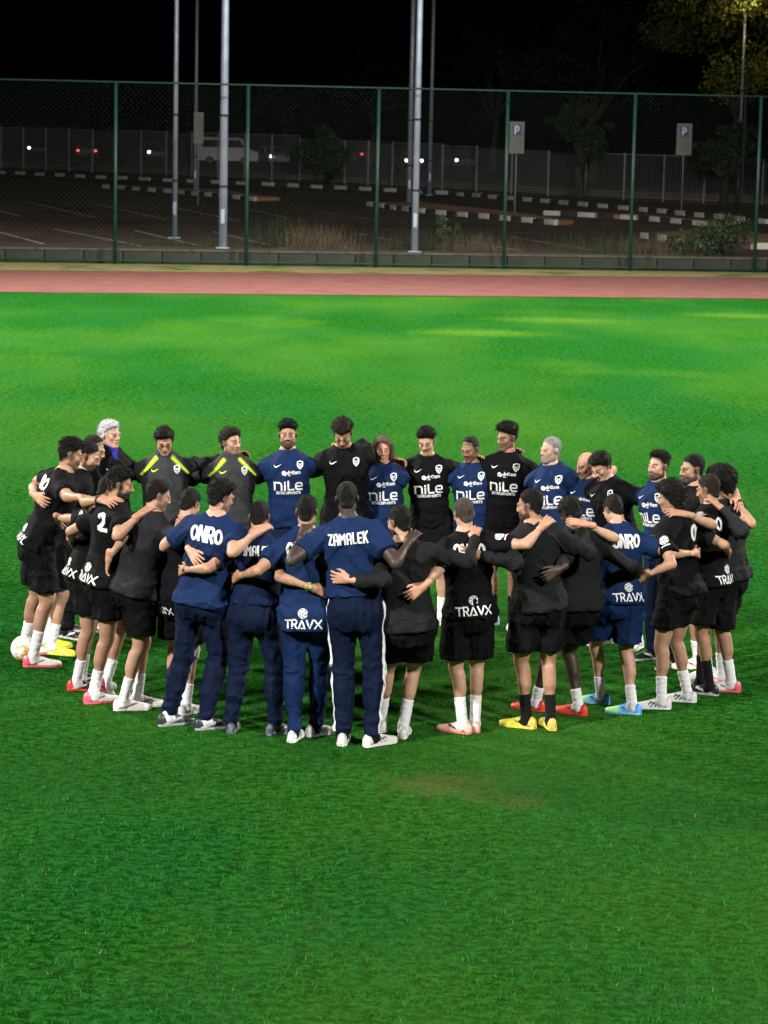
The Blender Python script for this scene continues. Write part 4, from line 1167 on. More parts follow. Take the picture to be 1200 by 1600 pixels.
BKL = (WA, .3, .38)
PEOPLE = {
 1: person(SKM, 'fadecurl', HB, BLACK, shoe=PINK, beard=1, R=(SH, .2, .5), back=('ONRO', 'TRAVX'), sockh=.19, len=.570,
   label='bearded man in black kit and pink and white boots, leftmost of the huddle'),
 2: person(SKL, 'short', HB, BLACK, shoe=YEL, beard=2, R=(WA, .5, .30), sockh=.17, label='man in black with yellow boots, face hidden behind the leftmost player'),
 3: person(SKL, 'short', HBR, BLACK, top='long', bot='trousers', shoe=BLKS, rec=1.2, beard=1, boots=0, L=BKL, R=BKL, label='man with receding hair in black between the leftmost player and the white-haired man'),
 4: person(SKL, 'white', HW, BLACK, top='long', bot='trousers', shoe=BLKS, pattern='jacket', collar='high', girth=1.10, boots=0, fr='jacket', ease=.03, L=BKL, R=BKL,
   label='white-haired man in a black jacket with a blue collar'),
 5: person(SKM, 'mid', HB, CHAR, top='long', bot='trousers', bcol=BLACK, shoe=BLKS, pattern='neon', collar='high', girth=1.12, boots=0, fr='coach', ease=.026, R=BKL,
   label='man looking down in a grey training top with neon shoulders, beside the white-haired man'),
 6: person(SKL, 'quiff', HBR, CHAR, top='long', bot='trousers', bcol=BLACK, shoe=BLKS, pattern='neon', collar='high', girth=1.08, beard=1, boots=0, fr='coach', ease=.026, fade=0, L=BKL, R=BKL,
   label='man glancing sideways in a grey training top with neon shoulders, beside the dark-bearded man'),
 7: person(SKM, 'quiff', HB, BLUE, bot='trousers', bcol=NAVY, shoe=DRK, beard=2, boots=0, fr='nile', L=BKL, R=BKL, label='dark-bearded man in a blue sponsor shirt facing the stand upright'),
 8: person(SKM, 'curly', HBR, BLACK, top='long', bot='shorts', fr='plain', beard=1, R=BKL, label='tall curly-haired player in a plain black long-sleeved top bowing his head'),
 9: person((.50, .25, .17), 'long', HL, BLUE, bot='trousers', bcol=NAVY, shoe=DRK, boots=0, fr='nile', hem=-.08, L=BKL, label='older man with long brown hair in a blue sponsor shirt'),
 10: person(SKL, 'fadecurl', HB, BLACK, fr='nile', beard=0, mous=1, label='player in a black sponsor shirt between the long-haired man and a man in blue'),
 11: person(SKT, 'crop', HB, BLUE, bot='trousers', bcol=NAVY, shoe=DRK, beard=1, mous=1, boots=0, rec=1.2, fr='nile', R=BKL, label='man with moustache and cropped hair in blue between two players in black sponsor shirts'),
 12: person(SKT, 'curly', HB, BLACK, sock=BLACK, shoe=LTB, fr='nile', beard=1, sockh=.2, len=.580, L=BKL, R=BKL, label='curly-haired player in a black sponsor shirt with black socks and pale blue boots'),
 13: person(SKL, 'crop', HG, BLUE, bot='trousers', bcol=NAVY, shoe=DRK, beard=2, bc=(.16, .15, .14), girth=1.1, boots=0, fr='nile', L=BKL, R=BKL, label='grey-bearded man in a blue sponsor shirt'),
 14: person(SKL, 'bald', HB, BLUE, bot='trousers', bcol=NAVY, shoe=CRM, beard=1, boots=0, fr='nile', L=BKL, R=BKL, label='bald man in blue looking down behind a player in black'),
 15: person(SKL, 'mid', HB, BLACK, shoe=CRM, fr='plainb', fade=0, patch=1, sock=WHITE, L=BKL, R=BKL, label='black-haired player in a black shirt bowing in front of the bald man, white sleeve badge'),
 16: person(SKL, 'quiff', HB, BLUE, bot='trousers', bcol=DNAVY, shoe=BLKS, beard=2, boots=0, rec=.8, fr='nile', L=BKL, R=BKL, label='man in blue with dark goatee and swept-back hair standing upright at the right'),
 17: person(SKM, 'short', HB, BLACK, beard=2, R=BKL, label='man with dark cropped hair and beard behind the curly player on the right'),
 18: person(SKM, 'afro', HB, (.014, .014, .016), top='long', shoe=PINK, sockh=.17, L=(SH, .75, .5), len=.500, shiny=0, label='player with round curly hair in dark long sleeves, rightmost of the huddle'),
 19: person(SKM, 'short', HBR, BLACK, sock=BLACK, shoe=BLKS, L=(SH, .45, .5), R=(SH, .2, .5), back=('ONRO', 'TRAVX'), patch=1, watch='R', beard=1, sockh=.2, len=.580,
   label='player in black shirt with black socks and white back lettering, second from the right edge'),
 20: person(SKM, 'afro', HB, BLACK, shoe=WB, L=(WA, -.75, .10), R=(WA, .35, .2), back=('0', None), patch=1, sockh=.17, len=.630, tight=1,
   label='player with big curly hair in black with black and white striped boots'),
 21: person(SKL, 'short', HB, BLUE, bcol=TBLUE, shoe=SKY, L=(SH, .25, .5), R=(WA, .4, .25), back=('ONRO', 'TRAVX'), patch=1, sockh=.15, len=.550,
   label='player in blue shirt and blue shorts with bright blue boots bowing his head'),
 22: person(SKD, 'dreads', HB, CHAR, top='long', shoe=RED, L=(WA, .0, .22), R=(WA, .75, .17), sockh=.12, len=.550, ease=.03, label='dark-skinned player with dreadlocks in a charcoal top and red boots'),
 23: person(SKM, 'short', HB, CHAR, top='long', sock=BLACK, shoe=YEL, L=(WA, .1, .42), R=(SH, .3, .5), beard=2, sockh=.17, len=.575, ease=.03, label='man in a charcoal long-sleeved top with black socks and yellow boots'),
 24: person(SKL, 'crop', (.045, .035, .028), BLACK, shoe=ROSE, L=(WA, .0, .20), back=('ONRO', 'TRAVX'), patch=1, sockh=.19, len=.560, label='player with cropped fair hair in black seen from behind, pinkish boots'),
 25: person(SKL, 'short', HB, CHAR, top='long', shoe=CRM, L=(WA, .45, .17), R=(SH, .7, .5), beard=1, sockh=.19, len=.555, ease=.03, label='man in a plain charcoal top and black shorts right of the tall man in blue'),
 26: person(SKD, 'crop', (.006, .005, .005), BLUE, hem=.09, bot='trousers', bcol=DNAVY, shoe=CRM, L=(SH, .55, .5), R=(SH, .75, .5), back=('ZAMALEK', None), stripe=1, boots=0, ease=.03,
   label='tall dark-skinned man in blue with white-striped navy trousers, centre front'),
 27: person(SKM, 'short', HB, BLUE, hem=-.12, bot='trousers', bcol=TBLUE, shoe=WST, L=(WA, .75, .22), R=('F', -.4, .2), back=('ONRO', 'TRAVX'), boots=0, fit=.88, label='man in blue with white striped trainers left of the tall man'),
 28: person(SKM, 'crop', HB, NAVY, hem=.07, bot='trousers', bcol=DNAVY, shoe=GRYS, L=(WA, .75, .14), R=(WA, .6, .13), back=('ZAMALEK', None), boots=0, watch='LR', beard=1, label='man in all dark navy with grey trainers, head bowed'),
 29: person(SKL, 'mid', HB, BLUE, bot='trousers', bcol=DNAVY, shoe=DRK, L=(SH, .2, .5), R=(SH, .6, .5), back=('ONRO', None), glasses=1, beard=1, girth=1.08, boots=0, fade=0,
   label='man with glasses in blue shirt and navy trousers, back turned at the left front'),
 30: person(SKL, 'short', HB, BLACK, shoe=CRM, L=(WA, .85, .11), R=(WA, .3, .20), bandage=1, hip=1, sockh=.16, len=.560, label='player in black with a bandaged knee half hidden behind the man with glasses'),
 31: person(SKL, 'short', HB, (.012, .012, .014), shoe=WHT, L=('F', .3, .2), sockh=.17, len=.580, ease=.034, girth=1.05, beard=1, label='player in plain black shirt and white boots, left of the man with glasses'),
 32: person(SKM, 'fadecurl', HB, BLACK, shoe=PINK, L=(WA, .6, .2), R=(SH, .6, .5), back=('2', 'TRAVX'), beard=3, sockh=.17, len=.640, watch='', label='curly-haired player with a full black beard in black, one heel raised'),
 33: person(SKM, 'short', HB, BLACK, shoe=REDB, L=(WA, .8, .1), R=(SH, .4, .5), back=('ONRO', 'TRAVX'), sockh=.17, len=.630, watch='R', label='player in black with black and red boots bent behind the full-bearded player'),
}

def build_person(s, a, arms):
    root = empty('person', (s.pos[0], s.pos[1], 0), s.yaw)
    tag(root, a['label'], 'person', 'people standing in the huddle')
    k = s.k
    bv, bf = bare_body(s, a, arms)
    skin = np.array(a['skin'])
    bc = np.tile(skin, (len(bv), 1)) * (1 + .07 * vnoise(bv * 14 + s.i)[:, None])
    for j in (0, 1):                                            # ruddier knees and elbows
        for p in (s.knee[j], arms[j][0]):
            w = np.clip(1 - np.linalg.norm(bv - p, axis=1) / .09, 0, 1)[:, None] * .35
            bc = bc * (1 - w) + bc * np.array([1.08, .86, .80]) * w
    parts = [(bv, bf, bc), head_parts(s, a, root)]
    for j, sg in ((0, -1), (1, 1)):
        E, W, f, n = arms[j]
        hv, hf = hand_mesh(W, f, n, sg, k, a.get('curl', .5))
        parts.append((hv, hf, skin * np.array([1.04, .93, .90]) * (1 + .05 * vnoise(hv * 60)[:, None])))
    v, f, c = join(parts)
    body = link_mesh('body', v, f, M_SKIN, root, c)
    hair_mesh(s, a, root)
    so, sv, sf = shirt(s, a, arms, root)
    bo, ov, of = bottoms(s, a, root)
    for j in (0, 1):
        if a['bot'] == 'shorts' or a.get('boots', 1): sock(s, a, j, root)
        elif a['bot'] == 'trousers': sock(s, dict(a, sockh=.05, sock=WHITE if s.i == 29 else BLACK), j, root)
        shoe(s, a, j, root)
    # prints
    need = a.get('back') or a.get('fr') or a.get('patch')
    if need:
        bvh = BVHTree.FromPolygons([tuple(p) for p in sv], [tuple(q) for q in sf])
        X, Y, Z = s.A
        if a.get('back'):
            t, low = a['back']
            if t == 'ONRO': print_on([([(a_ * .74, b_) for a_, b_ in p_], w_ * .85) for p_, w_ in text('ONRO', .100 * k, .10, .24, .05, seed=s.i)], bvh, s.T((.0, -.0, .418 * k)), X, Z, so)
            elif t == 'ZAMALEK': print_on([([(a_ * .66, b_) for a_, b_ in p_], w_ * .8) for p_, w_ in text('ZAMALEK', .072 * k, .20, .21)], bvh, s.T((0, 0, .445 * k)), X, Z, so)
            elif t: print_on(text(t, .125 * k, .1, .24), bvh, s.T((.055 * k if t == '0' else .09 * k, 0, .39 * k)), X, Z, so)
            if low:
                n = nrm(X * .0 - Y)
                print_on(travx(.062 * k), bvh, s.T((0.01, 0, a.get('hem', -.04) * k + .062)), X, Z, so, 'back_logo')
        fr = a.get('fr')
        if fr:
            fx = -X
            if fr == 'nile':
                print_on([([(a_ * .9, b_ * .9) for a_, b_ in p_], w_ * .9) for p_, w_ in nile()], bvh, s.T((0, 0, .325 * k)), fx, Z, so)
                print_on(dream(), bvh, s.T((-.02 * k, 0, .425 * k)), fx, Z, so, 'sponsor_mark')
            if fr in ('nile', 'plain', 'plainb', 'coach'):
                print_on(crest(.0, 0, .066), bvh, s.T((-.10 * k, 0, .492 * k)), fx, Z, so, 'crest')
                print_on(swoosh(0, 0, .066), bvh, s.T((.085 * k, 0, .492 * k)), fx, Z, so, 'sport_mark', M_PRINT_NEON if fr == 'coach' else None)
            if fr == 'jacket': print_on(swoosh(0, 0, .07), bvh, s.T((.08 * k, 0, .47 * k)), fx, Z, so, 'sport_mark')
        if a.get('patch'):
            for j, sg in ((0, -1), (1, 1)):
                S = s.sh[j]; d = nrm(arms[j][0] - S)
                n = nrm(np.cross(d, nrm(arms[j][1] - arms[j][0])))       # side of the sleeve
                n = nrm(X * sg * .8 - Y * .7 + Z * .2); n = nrm(n - d * (n @ d))
                uy = -d; rx = np.cross(uy, n)
                print_on(patch(0, 0, .036), bvh, S + d * .105 * k, rx, uy, so, 'sleeve_badge', reach=.12)
    if a.get('stripe'):
        bvh = BVHTree.FromPolygons([tuple(p) for p in ov], [tuple(q) for q in of])
        for j, sg in ((0, -1), (1, 1)):
            pts = [s.hip[j] + np.array([0, 0, .05]), s.knee[j], s.ank[j] + np.array([0, 0, .02])]
            n = nrm(np.array([sg, -.38, 0])); rx = np.cross(np.array([0, 0, 1.0]), n)
            o_ = s.pel * 1.0
            pl = [((p - o_) @ rx, (p - o_)[2]) for p in pts]
            pl = [(np.interp(t, [0, 1, 2], [q[0] for q in pl]), np.interp(t, [0, 1, 2], [q[1] for q in pl])) for t in np.linspace(0, 2, 60)]
            print_on([(pl, .042)], bvh, o_, rx, np.array([0, 0, 1.0]), bo, 'side_stripe', reach=.6)
    if a.get('hip'):
        bvh = BVHTree.FromPolygons([tuple(p) for p in ov], [tuple(q) for q in of])
        n = nrm(np.array([-.5, -.85, 0])); print_on(travx(.055), bvh, s.pel + np.array([-.04, 0, -.10]), np.cross(np.array([0, 0, 1.0]), n), np.array([0, 0, 1.0]), bo, 'shorts_logo')
    for ch in a.get('watch', '') or '':
        j = 0 if ch == 'L' else 1; E, W = arms[j][0], arms[j][1]; d = nrm(W - E)
        c_ = (.10, .55, .04) if (s.i == 28 and ch == 'R') else (.01, .01, .012)
        F = Field(W - .09, W + .09, .006); p = W - d * .035
        F.cap(p - d * .010, p + d * .010, .034 * k, .034 * k); F.cut(p + d * .013, d); F.cut(p - d * .013, -d)
        F.ell(p - arms[j][3] * .032, (.017, .017, .017), None, .004)
        wv, wf = F.mesh(0); link_mesh('wristwatch', wv, wf, M_SHOE, root, np.tile(np.array(c_), (len(wv), 1)))
    if a.get('glasses'):
        kk = s.k ** .6 * .93; P = lambda x, y, z: s.hc + (x * s.H[0] + y * s.H[1] + z * s.H[2]) * kk
        mb = MB()
        for g in (-1, 1):
            mb.tube([P(g * .034 + .022 * math.cos(t), .106, .004 + .016 * math.sin(t)) for t in np.linspace(0, 2 * math.pi, 13)], .002, 5, False)
            mb.tube([P(g * .056, .104, .008), P(g * .082, .03, .010), P(g * .083, -.012, .008)], .002, 5)
        mb.tube([P(-.012, .108, .008), P(.012, .108, .008)], .002, 5)
        mb.build('glasses', M_LENS, root, True)
    if a.get('bandage'):
        for j, r in ((1, .062),):
            kn, an = s.knee[j], s.ank[j]; hp = s.hip[j]
            F = Field(kn - .16, kn + .16, .008); d1 = nrm(hp - kn); d2 = nrm(an - kn)
            F.cap(kn + d1 * .05, kn, r * k, .060 * k); F.cap(kn, kn + d2 * .07, .060 * k, .056 * k, .02)
            F.rough(lambda p: .004 * vnoise(p * np.array([40, 40, 110])), .02)
            F.cut(kn + d1 * .05, d1); F.cut(kn + d2 * .06, d2)
            wv, wf = F.mesh(1); link_mesh('knee_bandage', wv, wf, M_SOCK, root, np.tile(np.array(WHITE), (len(wv), 1)))
    return root

SK = {i: skeleton(i, PEOPLE[i].get('girth', 1.0)) for i in PEOPLE}
NP = len(PEOPLE)
def wrap(i): return (i - 1) % NP + 1
for i in PEOPLE:
    s = SK[i]; a = PEOPLE[i]; lft, rgt = SK[wrap(i + 1)], SK[wrap(i - 1)]
    arms = [solve_arm(s, -1, lft, a['L'], [s, lft, SK[wrap(i + 2)]]), solve_arm(s, 1, rgt, a['R'], [s, rgt, SK[wrap(i - 2)]])]
    build_person(s, a, arms)

# ------------------------------------------------------------------ fence behind the track
fence = empty('chain_link_fence', fl(0)); tag(fence, 'tall green chain-link fence on posts behind the running track', 'fence')
inv = Matrix.Translation(fence.location).inverted()
def child(o, p): o.parent = p; o.matrix_parent_inverse = Matrix.Translation(p.location).inverted(); return o
FH = 5.52; SP = 4.03
for q in range(-6, 8):
    t = q * SP
    child(MB().tube([fl(t), fl(t, 0, FH)], .055, 10).build('post', M_GREEN, None, True), fence)
child(MB().tube([fl(-6 * SP, 0, FH), fl(7 * SP, 0, FH)], .03, 8).build('top_rail', M_GREEN, None, True), fence)
child(MB().tube([fl(-6 * SP, 0, .12), fl(7 * SP, 0, .12)], .03, 8).build('bottom_rail', M_GREEN, None, True), fence)
mb = MB(); t0, t1 = -6 * SP, 7 * SP; stp = .16; hgt = FH - .12
def wire(a, b):
    a = Vector(a); b = Vector(b); w = .0013; d = (b - a).normalized(); s1 = FN * w; s2 = d.cross(FN) * w
    n = len(mb.v); 
    for p in (a, b): mb.v += [tuple(p + s1), tuple(p - s1 * .5 + s2 * .87), tuple(p - s1 * .5 - s2 * .87)]
    mb.f += [(n, n+1, n+4, n+3), (n+1, n+2, n+5, n+4), (n+2, n, n+3, n+5)]
for q in np.arange(t0 - hgt, t1, stp):
    a, b = max(q, t0), min(q + hgt, t1)
    wire(fl(a, .05, .12 + a - q), fl(b, .05, .12 + b - q)); wire(fl(a, .056, FH - (a - q)), fl(b, .056, FH - (b - q)))
child(mb.build('wire_mesh', M_WIRE, None, kind='stuff'), fence)

# low retaining wall of concrete blocks under the car park edge
wall = empty('retaining_wall', fl(0, .45)); tag(wall, 'low stained concrete block wall along the foot of the fence', 'wall')
ang = math.atan2(FD.y, FD.x)
bl = MB().box((0, 0, .195), (1.17, .30, .39)).build('concrete_block', M_CONC, None, bevel=.015); me = bl.data
r = random.Random(4)
for q in range(-21, 26):
    o = bl if q == -21 else bl.copy()
    if o is not bl: COL.objects.link(o)
    p = fl(q * 1.2, .45 + r.uniform(-.015, .015)); o.location = p; o.rotation_euler = (0, 0, ang + r.uniform(-.01, .01)); child(o, wall)
cp = MB().box((0, 0, .435), (2.38, .36, .07)).build('coping_stone', M_CAPST, None, bevel=.012)
for q in range(-11, 13):
    o = cp if q == -11 else cp.copy()
    if o is not cp: COL.objects.link(o)
    o.location = fl(q * 2.4 + .3, .46); o.rotation_euler = (0, 0, ang); child(o, wall)

# ------------------------------------------------------------------ tall lamp columns
def lamp_column(x, y, z0, h, r0, r1, label, arm=1):
    c = empty('lamp_column', (x, y, z0)); tag(c, label, 'lamp post', 'steel lamp columns by the car park')
    MB().tube([(0, 0, 0), (0, 0, h * .5), (0, 0, h)], [r0, (r0 + r1) / 2, r1], 12).build('pole', M_POLE, c, True)
    MB().box((0, 0, .02), (.42, .42, .04)).build('base_plate', M_POLE, c, bevel=.01)
    MB().box((0, -r0 * .9, 1.0), (.12, .05, .45)).build('service_door', M_POLE, c, bevel=.008)
    if arm:
        MB().tube([(0, 0, h - .1), (0, -.9 * arm, h + .25), (0, -1.6 * arm, h + .3)], .045, 8).build('arm', M_POLE, c, True)
        MB().box((0, -1.9 * arm, h + .3), (.30, .7, .12), taper=.8).build('lantern', M_DARKPLASTIC, c, bevel=.02)
    for hz in (1.9, 4.1): MB().tube([(0, 0, hz), (0, 0, hz + .07)], r0 * 1.12, 12).build('clamp_band', M_DARKPLASTIC, c, True)
    return c
lamp_column(-5.25, 82.6, PZ, 12.5, .135, .10, 'thick pale steel column just behind the fence, left of centre')
lamp_column(-7.28, 88.9, PZ, 12.5, .085, .07, 'slim steel column further left behind the fence')
lamp_column(-10.57, 142.4, PZ, 14, .11, .08, 'thin distant column between the two left columns')
lamp_column(.79, 82.6, PZ, 12.5, .105, .085, 'pale steel column just behind the fence near the centre')
lamp_column(.92, 130.2, PZ, 14, .14, .10, 'distant column close left of the central steel column')
lamp_column(2.18, 148.2, PZ, 15, .12, .09, 'distant thin column close right of the central steel column')
tp = lamp_column(16.6, 124.5, PZ, 7.2, .06, .045, 'short thin dark post near the right end of the railing', 0)
for c_ in tp.children: c_.data.materials[0] = M_KB

# ------------------------------------------------------------------ car park markings, islands and kerbs
for n_, (a, b) in enumerate([((-17.06, 123.0), (-11.8, 105.42)), ((-12.0, 93.94), (-7.85, 82.9)), ((-13.83, 122.28), (-8.93, 104.96)), ((-9.17, 94.27), (-5.9, 83.2)), ((-9.66, 118.58), (-5.97, 104.57)),
        ((-6.36, 94.58), (-3.4, 83.4)), ((-6.32, 118.08), (-3.62, 106.56)), ((-3.7, 95.36), (-1.26, 83.8)), ((-3.45, 118.16), (-.25, 108.44)), ((-20.3, 124), (-14.83, 105.08)), ((-14.6, 94), (-10.9, 82.8)),
        ((-1.14, 95.53), (1.64, 84.2)), ((1.65, 95.26), (4.3, 84.7)), ((1.97, 99.94), (5.81, 98.97)), ((4.4, 95.3), (7.1, 85)), ((-17.2, 94), (-13.4, 82.4)), ((7.2, 96), (9.9, 85.4)), ((3.0, 112), (9.5, 110))]):
    a = Vector((*a, 0)); b = Vector((*b, 0)); d = (b - a).normalized(); s_ = Vector((-d.y, d.x, 0)) * .06
    o = sheet('bay_line', [(a - s_)[:2], (b - s_)[:2], (b + s_)[:2], (a + s_)[:2]], PZ + .006, M_LINE); del o['kind']; o.parent = park

def kerb(pts, z, name_label, L=.92, start=0, keep=None, hgt=.22):
    k = empty('painted_kerb', (*pts[0], z)); tag(k, name_label, 'kerb', 'black and white painted kerbs')
    seg = [(Vector(p), Vector(q)) for p, q in zip(pts[:-1], pts[1:])]; n = start
    w_ = MB().box((0, 0, hgt / 2), (L * .985, .18, hgt)).build('kerb_stone', M_KW, None, bevel=.012); b_ = MB().box((0, 0, hgt / 2), (L * .985, .18, hgt)).build('kerb_stone', M_KB, None, bevel=.012)
    uw = ub = False
    for a, b in seg:
        d = b - a; m = max(1, int(d.length / L)); an = math.atan2(d.y, d.x)
        for q in range(m):
            src = w_ if n % 2 == 0 else b_
            used = uw if src is w_ else ub
            o = src.copy() if used else src
            if used: COL.objects.link(o)
            if src is w_: uw = True
            else: ub = True
            p = a + d * ((q + .5) / m); o.location = (p.x, p.y, z + r.uniform(-.02, .01)); o.rotation_euler = (0, 0, an + r.uniform(-.015, .015)); child(o, k); n += 1
    if not ub: bpy.data.objects.remove(b_)
    return k
kerb([(-34, 187), (-26.05, 178.42), (-16.91, 169.39), (-6.25, 160.09), (3.33, 149.5), (8.34, 137.28), (12.13, 127.79), (16.39, 114.03)], PZ, 'long black and white kerb running along the far side of the car park', 1.05)
def island(poly, label, lab2, start=0):
    MB().prism(poly, PZ, PZ + .17).build('traffic_island', M_SOIL)['kind'] = 'structure'
    kerb(poly[:len(poly) // 2 + 1], PZ, label, .92, start)
island([(-1.08, 126.92), (1.17, 119.3), (3.88, 113.7), (6.82, 107.5), (7.6, 109.0), (4.9, 120), (1.5, 129.5)], 'black and white kerb round the orange-soil island near the centre columns', '')
island([(-16.76, 149.69), (-11.71, 141.5), (-6.71, 131.23), (-5.6, 132.5), (-9.6, 146)], 'black and white kerb of the island behind the left columns', '', 1)
island([(9.3, 97.0), (10.6, 91.0), (12.4, 89.6), (15.5, 90.2), (15.8, 97), (12, 102)], 'black and white kerb of the near island at the right', '')
island([(6.98, 119.46), (9.16, 117.51), (10.97, 115.46), (13.2, 110.2), (14.0, 111.2), (12.0, 117), (8.2, 121)], 'black and white kerb of the island below the right parking sign', '')

# ------------------------------------------------------------------ parking signs
def parking_sign(x, y, w, z0, z1, label, mark=True, zb=PZ):
    s = empty('parking_sign', (x, y, zb)); tag(s, label, 'sign')
    MB().tube([(0, .04, 0), (0, .04, z1 - zb)], .035, 8).build('post', M_RAIL, s, True)
    MB().box((0, 0, (z0 + z1) / 2 - zb), (w, .03, z1 - z0)).build('board', M_SIGN, s, bevel=.006)
    if mark:
        hz = z1 - zb - .38
        p = MB().box((0, -.018, hz), (.38, .006, .44)).build('blue_panel', M_SIGNB, s)
        q = MB(); 
        for st, wd in text('P', .34, 0, .2, y0=-.17):
            for a, b in zip(st[:-1], st[1:]):
                a_, b_ = Vector((a[0], -.0235, hz + a[1])), Vector((b[0], -.0235, hz + b[1])); d = (b_ - a_).normalized(); nn = Vector((-d.z, 0, d.x)) * wd / 2
                q.quad([a_ - nn, b_ - nn, b_ + nn, a_ + nn])
        q.build('letter', M_PRINT, p)
    return s
parking_sign(5.53, 116.9, .66, 3.22, 4.62, 'pale parking board with a blue P on a post, right of centre')
parking_sign(13.61, 123.0, .72, 3.24, 4.70, 'dim parking board on a post near the right side of the fence')
parking_sign(-9.0, 123.0, .46, 3.3, 4.75, 'blank grey board behind the thick left column', False)

# ------------------------------------------------------------------ railing along the street
rail = empty('railing', (RL[3][0], RL[3][1], .45)); tag(rail, 'grey metal railing along the street beyond the car park', 'railing')
mb = MB(); H0 = 2.85
for (a, b), hs in zip(zip(RL[:-1], RL[1:]), (3.3, 3.1, 2.85, 2.75, 2.6, 2.5, 2.4)):
    a = Vector((*a, 0)); b = Vector((*b, 0)); d = b - a; off = Vector((0, -.5, 0)); m = max(1, int(d.length / 2.6))
    for q in range(m):
        p0 = a + d * (q / m) + off; p1 = a + d * ((q + 1) / m) + off
        child(MB().box((p0.x, p0.y, .45 + hs / 2), (.10, .10, hs)).build('post', M_RAIL), rail)
        if r.random() < .87:
            child(MB().tube([(p0.x, p0.y, .45 + hs - .08), (p1.x, p1.y, .45 + hs - .08)], .035, 6).build('top_rail', M_RAIL), rail)
        child(MB().tube([(p0.x, p0.y, .62), (p1.x, p1.y, .62)], .03, 6).build('bottom_rail', M_RAIL), rail)
        nb = int((p1 - p0).length / .16)
        for j in range(1, nb):
            p = p0 + (p1 - p0) * (j / nb); mb.box((p.x, p.y, .45 + hs / 2), (.018, .018, hs - .3))
child(mb.build('bars', M_RAIL, None, kind='stuff'), rail)

# ------------------------------------------------------------------ cars on the street
M_HEAD = emit_mat('headlamp_glow', (1.0, .97, .90), 9.0)
M_TAIL = emit_mat('tail_lamp_glow', (1.0, .06, .03), 2.2)
PAINTS = {n: noise_mat('car_paint_' + n, c, tuple(min(1, x * 1.25) for x in c), .5, rough=.35, spec=.5) for n, c in (('white', (.45, .46, .47)), ('grey', (.10, .10, .11)), ('dark', (.015, .016, .02)), ('silver', (.25, .26, .27)), ('red', (.12, .015, .012)))}
def car(x, y, yaw, paint, label, van=False, lights='head', z=.95):
    c = empty('car' if not van else 'van', (x, y, z), R_(yaw)); tag(c, label, 'van' if van else 'car', 'vehicles on the street')
    pm = PAINTS[paint]
    L, W, H = (4.9, 1.95, 2.1) if van else (4.3, 1.76, 1.45)
    if van: side = [(-2.4, .32), (2.35, .32), (2.42, .62), (2.36, 1.02), (1.75, 1.22), (1.15, 1.98), (.8, 2.1), (-2.2, 2.1), (-2.42, 1.9), (-2.45, .6)]
    else: side = [(-2.1, .3), (2.05, .3), (2.14, .55), (2.05, .80), (1.15, .95), (.45, 1.40), (-.2, 1.47), (-1.0, 1.42), (-1.62, 1.02), (-2.08, .98), (-2.15, .6)]
    n = len(side); v = []; inset = lambda z_: W / 2 - .02 - max(0, z_ - .9) * .22
    for sg in (-1, 1):
        for a, b in side: v.append((a, sg * inset(b), b))
    f = [tuple(range(n)), tuple(reversed(range(n, 2 * n)))] + [(i, n + i, n + (i + 1) % n, (i + 1) % n) for i in range(n)]
    b = link_mesh('body', np.array(v), f, pm, c, smooth=False); m = b.modifiers.new('bevel', 'BEVEL'); m.width = .05; m.segments = 2
    for sg in (-1, 1):
        zz = 1.35 if van else .98; zt = 1.9 if van else 1.36
        pts = [(1.35, zz), (.95, zt), (.1, zt), (.1, zz)] if van else [(.95, zz), (.45, zt), (-.25, zt), (-.25, zz)]
        pts2 = [(.0, zz), (.0, zt), (-1.9, zt), (-1.9, zz)] if van else [(-.33, zz), (-.33, zt), (-.95, zt), (-1.4, zz)]
        for p in (pts, pts2):
            y_ = lambda z_: sg * (inset(z_) + .006)
            MB().quad([(a, y_(b_), b_) for a, b_ in (p if sg < 0 else p[::-1])]).build('window', M_GLASS, c)
        for ax in (1.35, -1.3):
            w = MB().tube([(ax, sg * (W / 2 - .2), .32), (ax, sg * (W / 2 + .01), .32)], .32, 18).build('wheel', M_TYRE, c, False)
            MB().tube([(ax, sg * (W / 2 + .0), .32), (ax, sg * (W / 2 + .02), .32)], .19, 14).build('rim', M_RAIL, w)
        hz = .72
        hl = MB().tube([(2.02 if not van else 2.34, sg * .62, hz), (2.16 if not van else 2.46, sg * .62, hz)], .10, 12).build('headlight', M_HEAD if lights == 'head' or (lights == 'one' and sg < 0) else M_GLASS, c)
        MB().box((-2.13 if not van else -2.44, sg * .68, .80), (.08, .20, .16)).build('tail_light', M_TAIL if lights == 'tail' else M_SIGNB, c)
    if van: MB().quad([(1.80, -.78, 1.27), (1.80, .78, 1.27), (1.22, .66, 1.95), (1.22, -.66, 1.95)]).build('windscreen', M_GLASS, c)
    else: MB().quad([(1.16, -.76, .985), (1.16, .76, .985), (.50, .64, 1.405), (.50, -.64, 1.405)]).build('windscreen', M_GLASS, c)
    return c
car(-30.5, 226, -80, 'dark', 'dark car with a single lit headlamp at the far left beyond the railing', lights='one')
car(-24.2, 210, 95, 'dark', 'dark car with red tail lamps at the far left beyond the railing', lights='tail')
car(-19.6, 216, -75, 'grey', 'grey car with one headlamp on, right of the red tail lamps', lights='one')
car(-12.6, 203, 0, 'white', 'white van parked side-on behind the two left columns', True, lights='off')
car(-9.3, 205, -72, 'silver', 'silver car with the brightest headlamp beside the white van', lights='one')
car(-6.6, 232, -80, 'dark', 'dark car with a single faint headlamp, left of the dark bush', lights='one')
car(-2.2, 224, 100, 'red', 'red car with tail lamps near the centre post', lights='tail')
car(.8, 198, -65, 'dark', 'dark car with headlamps just left of the central columns')
car(5.2, 206, -78, 'grey', 'grey car with a headlamp on right of the central columns', lights='one')

